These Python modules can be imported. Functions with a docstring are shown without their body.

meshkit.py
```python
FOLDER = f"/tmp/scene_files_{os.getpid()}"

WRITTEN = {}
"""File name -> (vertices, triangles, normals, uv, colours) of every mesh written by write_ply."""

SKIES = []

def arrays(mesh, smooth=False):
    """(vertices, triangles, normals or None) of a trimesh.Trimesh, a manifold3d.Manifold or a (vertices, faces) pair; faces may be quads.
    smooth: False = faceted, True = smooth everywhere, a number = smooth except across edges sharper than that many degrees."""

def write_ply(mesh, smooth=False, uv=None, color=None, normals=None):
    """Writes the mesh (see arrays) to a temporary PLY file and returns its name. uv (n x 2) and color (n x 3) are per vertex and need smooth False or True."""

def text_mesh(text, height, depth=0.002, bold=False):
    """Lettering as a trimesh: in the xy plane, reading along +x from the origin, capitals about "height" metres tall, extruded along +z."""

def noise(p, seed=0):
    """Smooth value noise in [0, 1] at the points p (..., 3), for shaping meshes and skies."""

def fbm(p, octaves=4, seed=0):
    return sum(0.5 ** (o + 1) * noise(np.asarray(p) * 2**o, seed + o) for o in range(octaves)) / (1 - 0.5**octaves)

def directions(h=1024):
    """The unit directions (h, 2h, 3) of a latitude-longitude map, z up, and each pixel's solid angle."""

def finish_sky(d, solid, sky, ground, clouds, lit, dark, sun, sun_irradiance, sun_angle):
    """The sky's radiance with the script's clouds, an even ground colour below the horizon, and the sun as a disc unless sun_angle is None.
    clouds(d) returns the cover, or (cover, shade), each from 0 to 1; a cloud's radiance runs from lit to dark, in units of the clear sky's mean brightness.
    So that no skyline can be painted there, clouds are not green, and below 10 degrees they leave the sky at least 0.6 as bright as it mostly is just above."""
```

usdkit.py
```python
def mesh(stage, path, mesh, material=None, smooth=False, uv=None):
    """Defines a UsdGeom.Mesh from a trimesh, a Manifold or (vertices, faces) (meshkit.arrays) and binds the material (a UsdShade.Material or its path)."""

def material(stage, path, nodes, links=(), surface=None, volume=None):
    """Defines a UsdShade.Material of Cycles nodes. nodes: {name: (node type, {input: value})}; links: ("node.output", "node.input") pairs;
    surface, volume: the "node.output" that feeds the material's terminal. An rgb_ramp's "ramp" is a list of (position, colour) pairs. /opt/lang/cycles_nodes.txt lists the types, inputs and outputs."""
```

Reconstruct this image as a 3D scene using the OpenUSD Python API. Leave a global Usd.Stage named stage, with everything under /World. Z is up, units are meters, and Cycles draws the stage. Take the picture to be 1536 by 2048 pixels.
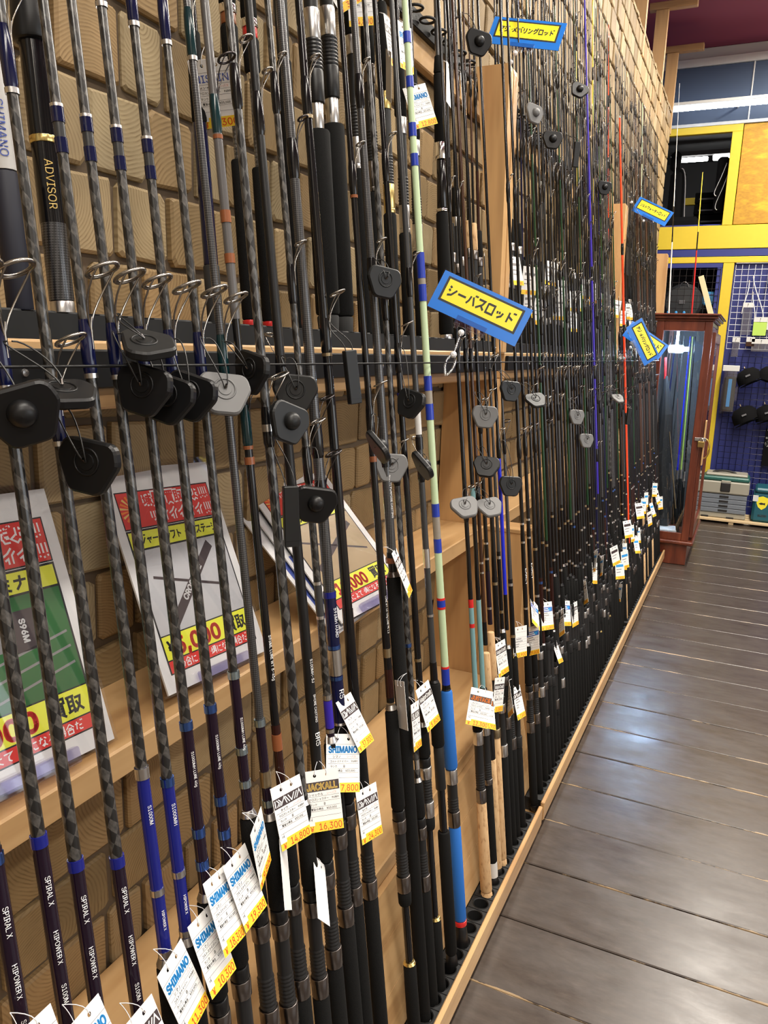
import math, random
import numpy as np, trimesh, usdkit, meshkit
from shapely.geometry import LineString, Polygon, Point, box as sbox
from shapely.ops import unary_union
from shapely import affinity
from pxr import Usd, UsdGeom, UsdLux, UsdShade, Gf, Sdf, Vt

stage = Usd.Stage.CreateInMemory()
UsdGeom.SetStageUpAxis(stage, "Z")
UsdGeom.SetStageMetersPerUnit(stage, 1.0)
world = UsdGeom.Xform.Define(stage, "/World")
UsdGeom.Scope.Define(stage, "/World/Looks")
A = np.array

# ------------------------------------------------------------------ camera
EXPOSURE = 0.0
cam = UsdGeom.Camera.Define(stage, "/World/camera")
yaw, pitch, roll = np.radians([24.75, 11.94, 1.87])
fw = A([-np.sin(yaw) * np.cos(pitch), np.cos(yaw) * np.cos(pitch), -np.sin(pitch)])
rt = A([np.cos(yaw), np.sin(yaw), 0.0])
up = np.cross(rt, fw)
rt, up = np.cos(roll) * rt + np.sin(roll) * up, -np.sin(roll) * rt + np.cos(roll) * up
cam.AddTransformOp().Set(Gf.Matrix4d(*rt, 0, *up, 0, *(-fw), 0, 0.0, 0.0, 1.45, 1))
cam.CreateHorizontalApertureAttr(36.0)
cam.CreateFocalLengthAttr(36.0 * 1555.0 / 1536.0)
cam.CreateExposureAttr(EXPOSURE)
cam.CreateClippingRangeAttr(Gf.Vec2f(0.03, 200))

# ------------------------------------------------------------------ lights (ceiling fluorescent rows)
def rect_light(name, pos, w, h, inten, col, rot=None):
    l = UsdLux.RectLight.Define(stage, "/World/" + name)
    l.CreateWidthAttr(w); l.CreateHeightAttr(h); l.CreateIntensityAttr(inten); l.CreateColorAttr(Gf.Vec3f(*col))
    l.AddTranslateOp().Set(Gf.Vec3d(*pos))
    if rot: l.AddRotateXYZOp().Set(Gf.Vec3f(*rot))
WARM, COOL = (1.0, 0.935, 0.83), (0.82, 0.91, 1.0)
for i, (lx, ly) in enumerate([(0.35, 0.2), (0.35, 3.2), (0.35, 6.0), (2.4, -1.4), (2.4, 1.8), (2.4, 5.0), (0.35, 7.1), (1.9, -2.5)]):
    rect_light("ceiling_lamp_light_%03d" % i, (lx, ly, 4.0), 0.22, 2.3, (62.0 if ly < 1 else 84.0 if ly < 6.5 else 22.0) if lx < 1 else 42.0, WARM)
rect_light("window_daylight", (4.35, 1.5, 2.0), 1.6, 4.0, 3.0, COOL, (0, 90, 0))

# ------------------------------------------------------------------ materials
MATS = {}
def mat(name, nodes, links=(), surface="p.BSDF"):
    MATS[name] = usdkit.material(stage, "/World/Looks/" + name, nodes, links, surface=surface)
def pm(name, col, rough=0.5, metal=0.0, **kw):
    mat(name, {"p": ("principled_bsdf", {"base_color": col, "roughness": rough, "metallic": metal, **kw})})
pm("eva", (0.012, 0.012, 0.0115), 0.85, specular_ior_level=0.25)
mat("eva", {"g": ("texture_coordinate", {}), "n": ("noise_texture", {"scale": 900, "detail": 2}), "r": ("rgb_ramp", {"ramp": [(0.3, (0.0035, 0.0035, 0.0035)), (0.75, (0.011, 0.011, 0.0105))]}),
    "b": ("bump", {"strength": 0.25, "distance": 0.0006}), "p": ("principled_bsdf", {"roughness": 0.85, "specular_ior_level": 0.16})},
    [("g.object", "n.vector"), ("n.fac", "r.fac"), ("r.color", "p.base_color"), ("n.fac", "b.height"), ("b.normal", "p.normal")])
for nm, c, r, k in [("gloss_black", (0.004, 0.004, 0.005), 0.13, {}), ("satin_black", (0.006, 0.006, 0.0065), 0.36, {"specular_ior_level": 0.4}), ("gloss_navy", (0.004, 0.006, 0.035), 0.13, {}),
                    ("gloss_blue", (0.008, 0.012, 0.16), 0.16, {}), ("bright_blue", (0.010, 0.020, 0.55), 0.22, {}), ("purple_black", (0.010, 0.004, 0.012), 0.13, {}),
                    ("violet", (0.035, 0.02, 0.33), 0.2, {}), ("maroon_black", (0.022, 0.005, 0.004), 0.13, {}), ("grey_blank", (0.10, 0.095, 0.095), 0.2, {}),
                    ("dark_grey_blank", (0.035, 0.036, 0.038), 0.22, {}), ("brown_blank", (0.045, 0.018, 0.009), 0.18, {}), ("green_blank", (0.006, 0.035, 0.012), 0.18, {}),
                    ("pale_green", (0.46, 0.58, 0.36), 0.3, {}), ("band_blue", (0.012, 0.035, 0.33), 0.3, {}), ("band_grey", (0.25, 0.22, 0.18), 0.35, {}),
                    ("teal_wrap", (0.16, 0.31, 0.33), 0.35, {}), ("red_gloss", (0.55, 0.02, 0.02), 0.25, {}), ("orange_red", (0.85, 0.06, 0.01), 0.25, {}),
                    ("yellow_blank", (0.75, 0.55, 0.05), 0.3, {}), ("white_gloss", (0.75, 0.74, 0.72), 0.25, {}), ("silver_white", (0.55, 0.54, 0.52), 0.25, {}),
                    ("seat_graphite", (0.014, 0.014, 0.0145), 0.42, {"specular_ior_level": 0.35}), ("blue_foam", (0.012, 0.13, 0.48), 0.75, {}), ("navy_foam", (0.008, 0.009, 0.02), 0.6, {}),
                    ("grey_foam", (0.03, 0.03, 0.03), 0.8, {"specular_ior_level": 0.25}), ("tag_black", (0.004, 0.004, 0.0045), 0.40, {"specular_ior_level": 0.35}), ("tag_dark", (0.009, 0.0095, 0.010), 0.42, {"specular_ior_level": 0.35}),
                    ("tag_grey", (0.13, 0.13, 0.13), 0.5, {}), ("cable", (0.018, 0.018, 0.018), 0.4, {}), ("rack_black", (0.007, 0.007, 0.0075), 0.5, {"specular_ior_level": 0.3}), ("tray_plastic", (0.014, 0.0145, 0.015), 0.55, {"specular_ior_level": 0.35}),
                    ("card_white", (0.80, 0.79, 0.77), 0.55, {}), ("paper_white", (0.72, 0.71, 0.69), 0.5, {}), ("ink_black", (0.012, 0.011, 0.011), 0.55, {}),
                    ("ink_brown", (0.045, 0.030, 0.032), 0.5, {}), ("ink_grey", (0.22, 0.21, 0.21), 0.55, {}), ("ink_blue", (0.03, 0.30, 0.70), 0.5, {}), ("ink_navy", (0.05, 0.09, 0.38), 0.5, {}),
                    ("ink_red", (0.66, 0.035, 0.025), 0.5, {}), ("ink_pink", (0.72, 0.35, 0.33), 0.5, {}), ("price_red", (0.60, 0.035, 0.012), 0.5, {}), ("pale_paper", (0.66, 0.60, 0.36), 0.6, {}), ("ink_yellow", (0.88, 0.58, 0.035), 0.5, {}), ("ink_lemon", (0.78, 0.80, 0.05), 0.45, {}),
                    ("ink_orange", (0.80, 0.22, 0.02), 0.5, {}), ("ink_white", (0.80, 0.80, 0.79), 0.5, {}), ("ink_gold", (0.72, 0.50, 0.14), 0.45, {}),
                    ("sign_blue", (0.02, 0.17, 0.62), 0.25, {}), ("sign_yellow", (0.85, 0.72, 0.04), 0.25, {}), ("photo_grey", (0.50, 0.50, 0.51), 0.3, {}), ("photo_beige", (0.40, 0.30, 0.17), 0.3, {}),
                    ("blanket_bag", (0.02, 0.022, 0.025), 0.5, {}), ("cloth_black", (0.004, 0.004, 0.0045), 0.9, {"specular_ior_level": 0.15}), ("tool_beige", (0.33, 0.31, 0.25), 0.45, {}), ("tool_green", (0.02, 0.11, 0.09), 0.4, {}),
                    ("tool_grey", (0.16, 0.18, 0.21), 0.45, {}), ("tool_teal", (0.012, 0.09, 0.12), 0.4, {}), ("pale_wood", (0.62, 0.46, 0.26), 0.6, {}), ("navy_paint", (0.018, 0.026, 0.17), 0.5, {}),
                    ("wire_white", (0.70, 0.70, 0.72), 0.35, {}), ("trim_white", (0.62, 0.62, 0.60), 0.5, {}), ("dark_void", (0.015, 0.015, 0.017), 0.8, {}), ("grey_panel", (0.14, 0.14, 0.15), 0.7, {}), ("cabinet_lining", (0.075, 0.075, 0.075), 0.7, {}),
                    ("plaster", (0.55, 0.50, 0.43), 0.8, {}), ("maroon_paint", (0.27, 0.050, 0.105), 0.75, {}), ("pack_green", (0.42, 0.62, 0.10), 0.4, {}), ("pack_white", (0.62, 0.62, 0.60), 0.3, {}),
                    ("pack_blue", (0.06, 0.30, 0.62), 0.35, {}), ("leaf_green", (0.02, 0.12, 0.025), 0.5, {}), ("foam_white", (0.75, 0.76, 0.78), 0.7, {}), ("copper_wrap", (0.22, 0.07, 0.025), 0.25, {}), ("dark_teal", (0.004, 0.022, 0.026), 0.14, {})]:
    pm(nm, c, r, 0.0, **k)
for nm, c, r in [("chrome", (0.80, 0.79, 0.77), 0.12), ("silver", (0.62, 0.61, 0.60), 0.28), ("gunmetal", (0.22, 0.20, 0.19), 0.25), ("guide_metal", (0.42, 0.39, 0.35), 0.22),
                 ("guide_dark", (0.10, 0.09, 0.09), 0.25), ("gold", (0.75, 0.58, 0.22), 0.25), ("gold_dull", (0.40, 0.32, 0.20), 0.35), ("blue_metal", (0.10, 0.22, 0.70), 0.22),
                 ("pale_blue_metal", (0.45, 0.58, 0.66), 0.25), ("brass", (0.60, 0.42, 0.15), 0.3), ("red_metal", (0.55, 0.09, 0.07), 0.25)]:
    pm(nm, c, r, 1.0)

def carbon(name, fu, fv, dark, lite, rough, metal, skew=0.35, noise=0.6):
    """carbon cloth: a check wound round the blank; UV u runs round it (0-1), v along it in metres"""
    mat(name, {"uv": ("uvmap", {}), "s": ("separate_xyz", {}), "a": ("math", {"math_type": "multiply_add", "value2": fu}), "va": ("math", {"math_type": "multiply", "value2": fv}),
               "vb": ("math", {"math_type": "multiply", "value2": -fv * (1 + skew)}), "b": ("math", {"math_type": "multiply_add", "value2": fu}), "c": ("combine_xyz", {"z": 0.25}),
               "k": ("checker_texture", {"scale": 1.0, "color1": (1, 1, 1), "color2": (0, 0, 0)}), "n": ("noise_texture", {"scale": 2.1, "detail": 2}),
               "nr": ("map_range", {"from_min": 0.3, "from_max": 0.7, "to_min": 1 - noise, "to_max": 1.0}), "f": ("math", {"math_type": "multiply"}),
               "m": ("mix_color", {"a": dark, "b": lite}), "mt": ("math", {"math_type": "multiply", "value2": metal}),
               "p": ("principled_bsdf", {"roughness": rough, "coat_weight": 0.6, "coat_roughness": 0.12})},
        [("uv.UV", "s.vector"), ("s.x", "a.value1"), ("s.y", "va.value1"), ("va.value", "a.value3"), ("s.x", "b.value1"), ("s.y", "vb.value1"), ("vb.value", "b.value3"),
         ("a.value", "c.x"), ("b.value", "c.y"), ("c.vector", "k.vector"), ("c.vector", "n.vector"), ("n.fac", "nr.value"), ("k.fac", "f.value1"), ("nr.result", "f.value2"),
         ("f.value", "m.fac"), ("m.result", "p.base_color"), ("f.value", "mt.value1"), ("mt.value", "p.metallic")])
carbon("spiral_carbon", 3.0, 70.0, (0.006, 0.006, 0.006), (0.110, 0.103, 0.095), 0.36, 0.4, -0.55, 0.9)
carbon("braid_carbon", 3.0, 42.0, (0.004, 0.004, 0.005), (0.11, 0.108, 0.105), 0.36, 0.4, -0.2, 0.6)
carbon("fine_carbon", 14.0, 330.0, (0.009, 0.009, 0.010), (0.085, 0.085, 0.09), 0.32, 0.4, 0.1, 0.4)
carbon("silver_carbon", 4.0, 120.0, (0.03, 0.03, 0.03), (0.20, 0.19, 0.18), 0.36, 0.5, 0.4, 0.8)
mat("cork", {"t": ("texture_coordinate", {}), "m": ("mapping", {"scale": (60, 60, 22)}), "v": ("voronoi_texture", {"scale": 3.2, "randomness": 1.0}), "n": ("noise_texture", {"scale": 2.5, "detail": 4}),
             "r": ("rgb_ramp", {"ramp": [(0.0, (0.16, 0.08, 0.035)), (0.33, (0.38, 0.22, 0.10)), (0.45, (0.56, 0.36, 0.18)), (1.0, (0.64, 0.44, 0.24))]}), "p": ("principled_bsdf", {"roughness": 0.75})},
    [("t.object", "m.vector"), ("m.vector", "n.vector"), ("n.fac", "r.fac"), ("r.color", "p.base_color")])

def wood(name, c0, c1, c2, scale, rough=0.45, ring=9.0, coat=0.0):
    """plank wood in world space; scale: stretch of the grain along x, y, z"""
    mat(name, {"g": ("geometry", {}), "m": ("mapping", {"scale": scale}), "n": ("noise_texture", {"scale": 1.0, "detail": 3, "roughness": 0.55}), "mu": ("math", {"math_type": "multiply", "value2": ring}),
               "fr": ("math", {"math_type": "sine"}), "n2": ("noise_texture", {"scale": 7.0, "detail": 3}), "ad": ("math", {"math_type": "multiply_add", "value2": 0.28, "value3": 0.36}),
               "ad2": ("math", {"math_type": "multiply_add", "value2": 0.35}), "r": ("rgb_ramp", {"ramp": [(0.15, c0), (0.55, c1), (0.95, c2)]}),
               "b": ("bump", {"strength": 0.12, "distance": 0.002}), "p": ("principled_bsdf", {"roughness": rough, "coat_weight": coat, "coat_roughness": 0.25})},
        [("g.position", "m.vector"), ("m.vector", "n.vector"), ("n.fac", "mu.value1"), ("mu.value", "fr.value1"), ("fr.value", "ad.value1"), ("m.vector", "n2.vector"), ("n2.fac", "ad2.value1"), ("ad.value", "ad2.value3"),
         ("ad2.value", "r.fac"), ("r.color", "p.base_color"), ("ad.value", "b.height"), ("b.normal", "p.normal")])
wood("pine_y", (0.37, 0.205, 0.085), (0.51, 0.305, 0.132), (0.60, 0.38, 0.18), (11, 1.3, 14), 0.42, 14.0, 0.25)
wood("pine_z", (0.40, 0.205, 0.08), (0.505, 0.292, 0.124), (0.62, 0.37, 0.16), (9, 9, 1.0), 0.42, 14.0, 0.25)
wood("pine_x", (0.37, 0.205, 0.085), (0.51, 0.305, 0.132), (0.60, 0.38, 0.18), (1.2, 12, 12), 0.45, 12.0)
wood("mahogany", (0.085, 0.018, 0.009), (0.16, 0.036, 0.016), (0.23, 0.06, 0.027), (14, 14, 1.6), 0.28, 8.0, 0.5)
wood("osb", (0.36, 0.165, 0.008), (0.56, 0.32, 0.012), (0.66, 0.46, 0.02), (6, 6, 13), 0.6, 9.0)
wood("yellow_paint", (0.52, 0.36, 0.012), (0.60, 0.43, 0.016), (0.66, 0.48, 0.025), (3, 3, 5), 0.5, 3.0)

# end grain of the wooden blocks: UV = metres from the pith, "tone" = one value per block
mat("end_grain", {"uv": ("uvmap", {}), "nz": ("noise_texture", {"scale": 24, "detail": 2}), "ns": ("vector_math", {"math_type": "scale", "scale": 0.008}), "av": ("vector_math", {"math_type": "add"}),
                  "ln": ("vector_math", {"math_type": "length"}), "k": ("math", {"math_type": "multiply", "value2": 1150.0}), "sn": ("math", {"math_type": "sine"}),
                  "rr": ("map_range", {"from_min": -0.2, "from_max": 1.0, "to_min": 0.0, "to_max": 1.0}), "tn": ("attribute", {"attribute": "tone"}),
                  "base": ("rgb_ramp", {"ramp": [(0.0, (0.245, 0.172, 0.085)), (0.35, (0.320, 0.222, 0.108)), (0.6, (0.375, 0.248, 0.118)), (0.8, (0.370, 0.292, 0.170)), (1.0, (0.45, 0.325, 0.170))]}),
                  "lite": ("mix_color", {"blend_type": "multiply", "fac": 1.0, "b": (0.55, 0.50, 0.44)}), "n2": ("noise_texture", {"scale": 9, "detail": 4}), "mx": ("mix_color", {}),
                  "f": ("math", {"math_type": "multiply", "value2": 0.85}), "n2r": ("map_range", {"from_min": 0.25, "from_max": 0.75, "to_min": 0.72, "to_max": 1.12}), "mul": ("mix_color", {"blend_type": "multiply", "fac": 1.0}),
                  "cmb": ("combine_xyz", {}), "n3": ("noise_texture", {"scale": 38, "detail": 3}), "n3r": ("map_range", {"from_min": 0.35, "from_max": 0.68, "to_min": 0.15, "to_max": 1.0}), "f0": ("math", {"math_type": "multiply"}), "b": ("bump", {"strength": 0.07, "distance": 0.002}), "p": ("principled_bsdf", {"roughness": 0.62, "specular_ior_level": 0.3})},
    [("uv.UV", "nz.vector"), ("nz.color", "ns.vector1"), ("uv.UV", "av.vector1"), ("ns.vector", "av.vector2"), ("av.vector", "ln.vector1"), ("ln.value", "k.value1"), ("k.value", "sn.value1"), ("sn.value", "rr.value"),
     ("tn.fac", "base.fac"), ("base.color", "lite.a"), ("base.color", "mx.a"), ("lite.result", "mx.b"), ("rr.result", "f0.value1"), ("uv.UV", "n3.vector"), ("n3.fac", "n3r.value"), ("n3r.result", "f0.value2"), ("f0.value", "f.value1"), ("f.value", "mx.fac"), ("uv.UV", "n2.vector"), ("n2.fac", "n2r.value"),
     ("n2r.result", "cmb.x"), ("n2r.result", "cmb.y"), ("n2r.result", "cmb.z"), ("mx.result", "mul.a"), ("cmb.vector", "mul.b"), ("mul.result", "p.base_color"), ("sn.value", "b.height"), ("b.normal", "p.normal")])
pm("joint_brown", (0.115, 0.080, 0.048), 0.8)

# dark painted floor planks; paint worn through along the joints and in patches
PITCH, J0 = 0.2411, 1.524
mat("floor_paint", {"g": ("geometry", {}), "s": ("separate_xyz", {}), "o": ("math", {"math_type": "add", "value2": -J0 + 20 * PITCH}), "d": ("math", {"math_type": "divide", "value2": PITCH}), "fr": ("math", {"math_type": "fraction"}),
                    "c": ("math", {"math_type": "add", "value2": -0.5}), "ab": ("math", {"math_type": "absolute"}), "edge": ("map_range", {"from_min": 0.465, "from_max": 0.50, "to_min": 0.0, "to_max": 0.42}),
                    "m": ("mapping", {"scale": (2.0, 5.0, 1)}), "n": ("noise_texture", {"scale": 1.6, "detail": 6, "roughness": 0.62}), "sum": ("math", {"math_type": "add"}),
                    "m2": ("mapping", {"scale": (9, 26, 1)}), "n2": ("noise_texture", {"scale": 1.5, "detail": 5, "roughness": 0.7}), "aa": ("math", {"math_type": "multiply_add", "value2": 0.42}),
                    "w": ("map_range", {"from_min": 1.005, "from_max": 1.05, "to_min": 0.0, "to_max": 1.0}), "gr": ("rgb_ramp", {"ramp": [(0.25, (0.040, 0.029, 0.023)), (0.6, (0.066, 0.050, 0.040)), (0.8, (0.094, 0.073, 0.058))]}),
                    "mx": ("mix_color", {"b": (0.40, 0.29, 0.17)}), "rg": ("map_range", {"from_min": 0.3, "from_max": 0.75, "to_min": 0.22, "to_max": 0.42}),
                    "b": ("bump", {"strength": 0.10, "distance": 0.004}), "p": ("principled_bsdf", {"specular_ior_level": 0.55})},
    [("g.position", "s.vector"), ("s.y", "o.value1"), ("o.value", "d.value1"), ("d.value", "fr.value1"), ("fr.value", "c.value1"), ("c.value", "ab.value1"), ("ab.value", "edge.value"), ("g.position", "m.vector"), ("m.vector", "n.vector"),
     ("g.position", "m2.vector"), ("m2.vector", "n2.vector"), ("edge.result", "sum.value1"), ("n.fac", "sum.value2"), ("n2.fac", "aa.value1"), ("sum.value", "aa.value3"), ("aa.value", "w.value"), ("n2.fac", "gr.fac"), ("gr.color", "mx.a"),
     ("w.result", "mx.fac"), ("mx.result", "p.base_color"), ("n.fac", "rg.value"), ("rg.result", "p.roughness"), ("n.fac", "b.height"), ("b.normal", "p.normal")])
def pane(name, tint=(1, 1, 1), base=0.045, rough=0.02):
    mat(name, {"t": ("transparent_bsdf", {"color": tint}), "gl": ("glossy_bsdf", {"color": (1, 1, 1), "roughness": rough}), "f": ("layer_weight", {"blend": 0.5}), "pw": ("math", {"math_type": "power", "value2": 4.0}), "a": ("math", {"math_type": "multiply_add", "value2": 0.8, "value3": base}), "m": ("mix_closure", {})},
        [("f.facing", "pw.value1"), ("pw.value", "a.value1"), ("a.value", "m.fac"), ("t.BSDF", "m.closure1"), ("gl.BSDF", "m.closure2")], surface="m.closure")
pane("acrylic", (0.97, 0.97, 0.98), 0.03); pane("cabinet_glass", (0.92, 0.95, 0.97), 0.05, 0.01); pane("clear_clip", (0.86, 0.88, 0.90), 0.14, 0.08); pane("bag_film", (0.88, 0.90, 0.93), 0.16, 0.12); pane("sleeve_foot", (0.80, 0.78, 0.90), 0.06, 0.1)
pm("window_glass", (0.060, 0.085, 0.14), 0.45, 0.0, specular_ior_level=0.3)
mat("tube_glow", {"e": ("emission", {"color": (0.80, 0.89, 1.0), "strength": 9.0})}, surface="e.emission")
mat("tube_glow_far", {"e": ("emission", {"color": (1.0, 0.98, 0.92), "strength": 6.0})}, surface="e.emission")
mat("led_glow", {"e": ("emission", {"color": (0.50, 0.72, 1.0), "strength": 520.0})}, surface="e.emission")

# ------------------------------------------------------------------ mesh helpers
COUNT = {}
def numbered(parent, name):
    n = COUNT.get((parent, name), 0); COUNT[(parent, name)] = n + 1
    return f"{parent}/{name}" if n == 0 else f"{parent}/{name}_{n:03d}"
def data(prim, label=None, cat=None, group=None, kind=None):
    for k, v in (("label", label), ("category", cat), ("group", group), ("kind", kind)):
        if v: prim.SetCustomDataByKey(k, v)
    return prim
def put(parent, name, m, material, label=None, cat=None, group=None, kind=None, tone=None, exact=False):
    """one Mesh prim. m: (v, f), (v, f, n) or (v, f, n, st)"""
    if isinstance(m, trimesh.Trimesh): m = (m.vertices, m.faces)
    v, f, n, st = (list(m) + [None, None])[:4]
    path = f"{parent}/{name}" if exact else numbered(parent, name)
    me = UsdGeom.Mesh.Define(stage, path)
    me.CreatePointsAttr(Vt.Vec3fArray.FromNumpy(np.asarray(v, np.float32)))
    f = np.asarray(f, np.int32)
    me.CreateFaceVertexCountsAttr(Vt.IntArray.FromNumpy(np.full(len(f), f.shape[1], np.int32)))
    me.CreateFaceVertexIndicesAttr(Vt.IntArray.FromNumpy(f.ravel()))
    me.CreateSubdivisionSchemeAttr("none")
    if n is not None:
        me.CreateNormalsAttr(Vt.Vec3fArray.FromNumpy(np.asarray(n, np.float32))); me.SetNormalsInterpolation("vertex")
    if st is not None:
        UsdGeom.PrimvarsAPI(me).CreatePrimvar("st", Sdf.ValueTypeNames.TexCoord2fArray, "vertex").Set(Vt.Vec2fArray.FromNumpy(np.asarray(st, np.float32)))
    if tone is not None:
        UsdGeom.PrimvarsAPI(me).CreatePrimvar("tone", Sdf.ValueTypeNames.FloatArray, "vertex").Set(Vt.FloatArray.FromNumpy(np.broadcast_to(np.asarray(tone, np.float32), (len(v),)).copy()))
    UsdShade.MaterialBindingAPI.Apply(me.GetPrim()).Bind(MATS[material])
    return data(me.GetPrim(), label, cat, group, kind)
def matrix(pos, X=None, Y=None, Z=None):
    if X is None: X, Y, Z = A([1, 0, 0]), A([0, 1, 0]), A([0, 0, 1])
    return Gf.Matrix4d(*map(float, X), 0, *map(float, Y), 0, *map(float, Z), 0, *map(float, pos), 1)
def thing(name, label, cat, pos=(0, 0, 0), axes=None, group=None, kind=None):
    path = numbered("/World", name)
    x = UsdGeom.Xform.Define(stage, path)
    x.AddTransformOp().Set(matrix(pos, *(axes or (None,))))
    data(x.GetPrim(), label, cat, group, kind)
    return path
def copy_of(src, name, label, cat, pos, axes, group=None):
    path = numbered("/World", name)
    x = UsdGeom.Xform.Define(stage, path)
    x.GetPrim().GetReferences().AddInternalReference(src)
    x.GetPrim().SetInstanceable(True)
    x.ClearXformOpOrder()
    x.MakeMatrixXform().Set(matrix(pos, *axes))
    data(x.GetPrim(), label, cat, group)
    return path
def rotvec(rv):
    a = np.linalg.norm(rv); k = A(rv) / a; K = A([[0, -k[2], k[1]], [k[2], 0, -k[0]], [-k[1], k[0], 0]])
    R = np.eye(3) + math.sin(a) * K + (1 - math.cos(a)) * K @ K
    return R[:, 0], R[:, 1], R[:, 2]
def frame(n, u):
    """axes of a flat thing whose face looks along n with its top towards u"""
    n = A(n, float); n /= np.linalg.norm(n); x = np.cross(u, n); x /= np.linalg.norm(x)
    return x, np.cross(n, x), n
def join(*ms):
    ms = [list(m) + [None] * (4 - len(m)) for m in ms]
    off, V, Fs, N, T = 0, [], [], [], []
    for v, f, n, t in ms:
        f = np.asarray(f)
        if f.shape[1] == 4: f = np.vstack([f[:, [0, 1, 2]], f[:, [0, 2, 3]]])
        V.append(v); Fs.append(f + off); off += len(v); N.append(n); T.append(t)
    return (np.vstack(V), np.vstack(Fs), np.vstack(N) if all(x is not None for x in N) else None, np.vstack(T) if all(x is not None for x in T) else None)
def lathe(prof, seg=12, caps=True):
    """profile [(radius, z), ...] turned about z, with sharp edges where the profile turns by more than 40 degrees"""
    p = A(prof, float); a = np.arange(seg + 1) * 2 * np.pi / seg; ca, sa = np.cos(a), np.sin(a)
    d = np.diff(p, axis=0); nn = np.stack([d[:, 1], -d[:, 0]], 1); nn /= np.linalg.norm(nn, axis=1, keepdims=True) + 1e-12
    V, N, T, Q, k = [], [], [], [], 0
    def ring(r, z, n):
        V.append(np.stack([r * ca, r * sa, np.full(seg + 1, z)], 1)); N.append(np.stack([n[0] * ca, n[0] * sa, np.full(seg + 1, n[1])], 1)); T.append(np.stack([a / (2 * np.pi), np.full(seg + 1, z)], 1))
    last = None
    j = np.arange(seg)
    for i in range(len(d)):
        n0 = nn[i]; n1 = nn[i]
        if i > 0 and nn[i - 1] @ nn[i] > 0.77: n0 = nn[i - 1] + nn[i]; n0 = n0 / np.linalg.norm(n0)
        if i < len(d) - 1 and nn[i + 1] @ nn[i] > 0.77: n1 = nn[i + 1] + nn[i]; n1 = n1 / np.linalg.norm(n1)
        if not (i > 0 and nn[i - 1] @ nn[i] > 0.77 and last is not None): ring(*p[i], n0); last = len(V) - 1
        ring(*p[i + 1], n1); b0, b1 = last * (seg + 1), (len(V) - 1) * (seg + 1); last = len(V) - 1
        Q.append(np.stack([b0 + j, b0 + j + 1, b1 + j + 1, b1 + j], 1))
    F = np.vstack(Q); F = np.vstack([F[:, [0, 1, 2]], F[:, [0, 2, 3]]])
    v, n, t = np.vstack(V), np.vstack(N), np.vstack(T)
    if caps:
        for (r, z), s in ((p[0], -1), (p[-1], 1)):
            if r > 1e-5:
                b = len(v); v = np.vstack([v, np.stack([r * ca[:-1], r * sa[:-1], np.full(seg, z)], 1), [[0, 0, z]]]); n = np.vstack([n, np.tile([0, 0, s], (seg + 1, 1))]); t = np.vstack([t, np.tile([0.5, z], (seg + 1, 1))])
                tri = np.stack([b + j, b + (j + 1) % seg, np.full(seg, b + seg)], 1)
                F = np.vstack([F, tri if s > 0 else tri[:, [1, 0, 2]]])
    return v, F, n, t
def moved(m, R=None, t=(0, 0, 0)):
    m = list(m) + [None] * (4 - len(m)); v, n = np.asarray(m[0], float), m[2]
    if R is not None: v = v @ A(R).T; n = None if n is None else np.asarray(n) @ A(R).T
    return v + A(t), m[1], n, m[3]
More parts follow.
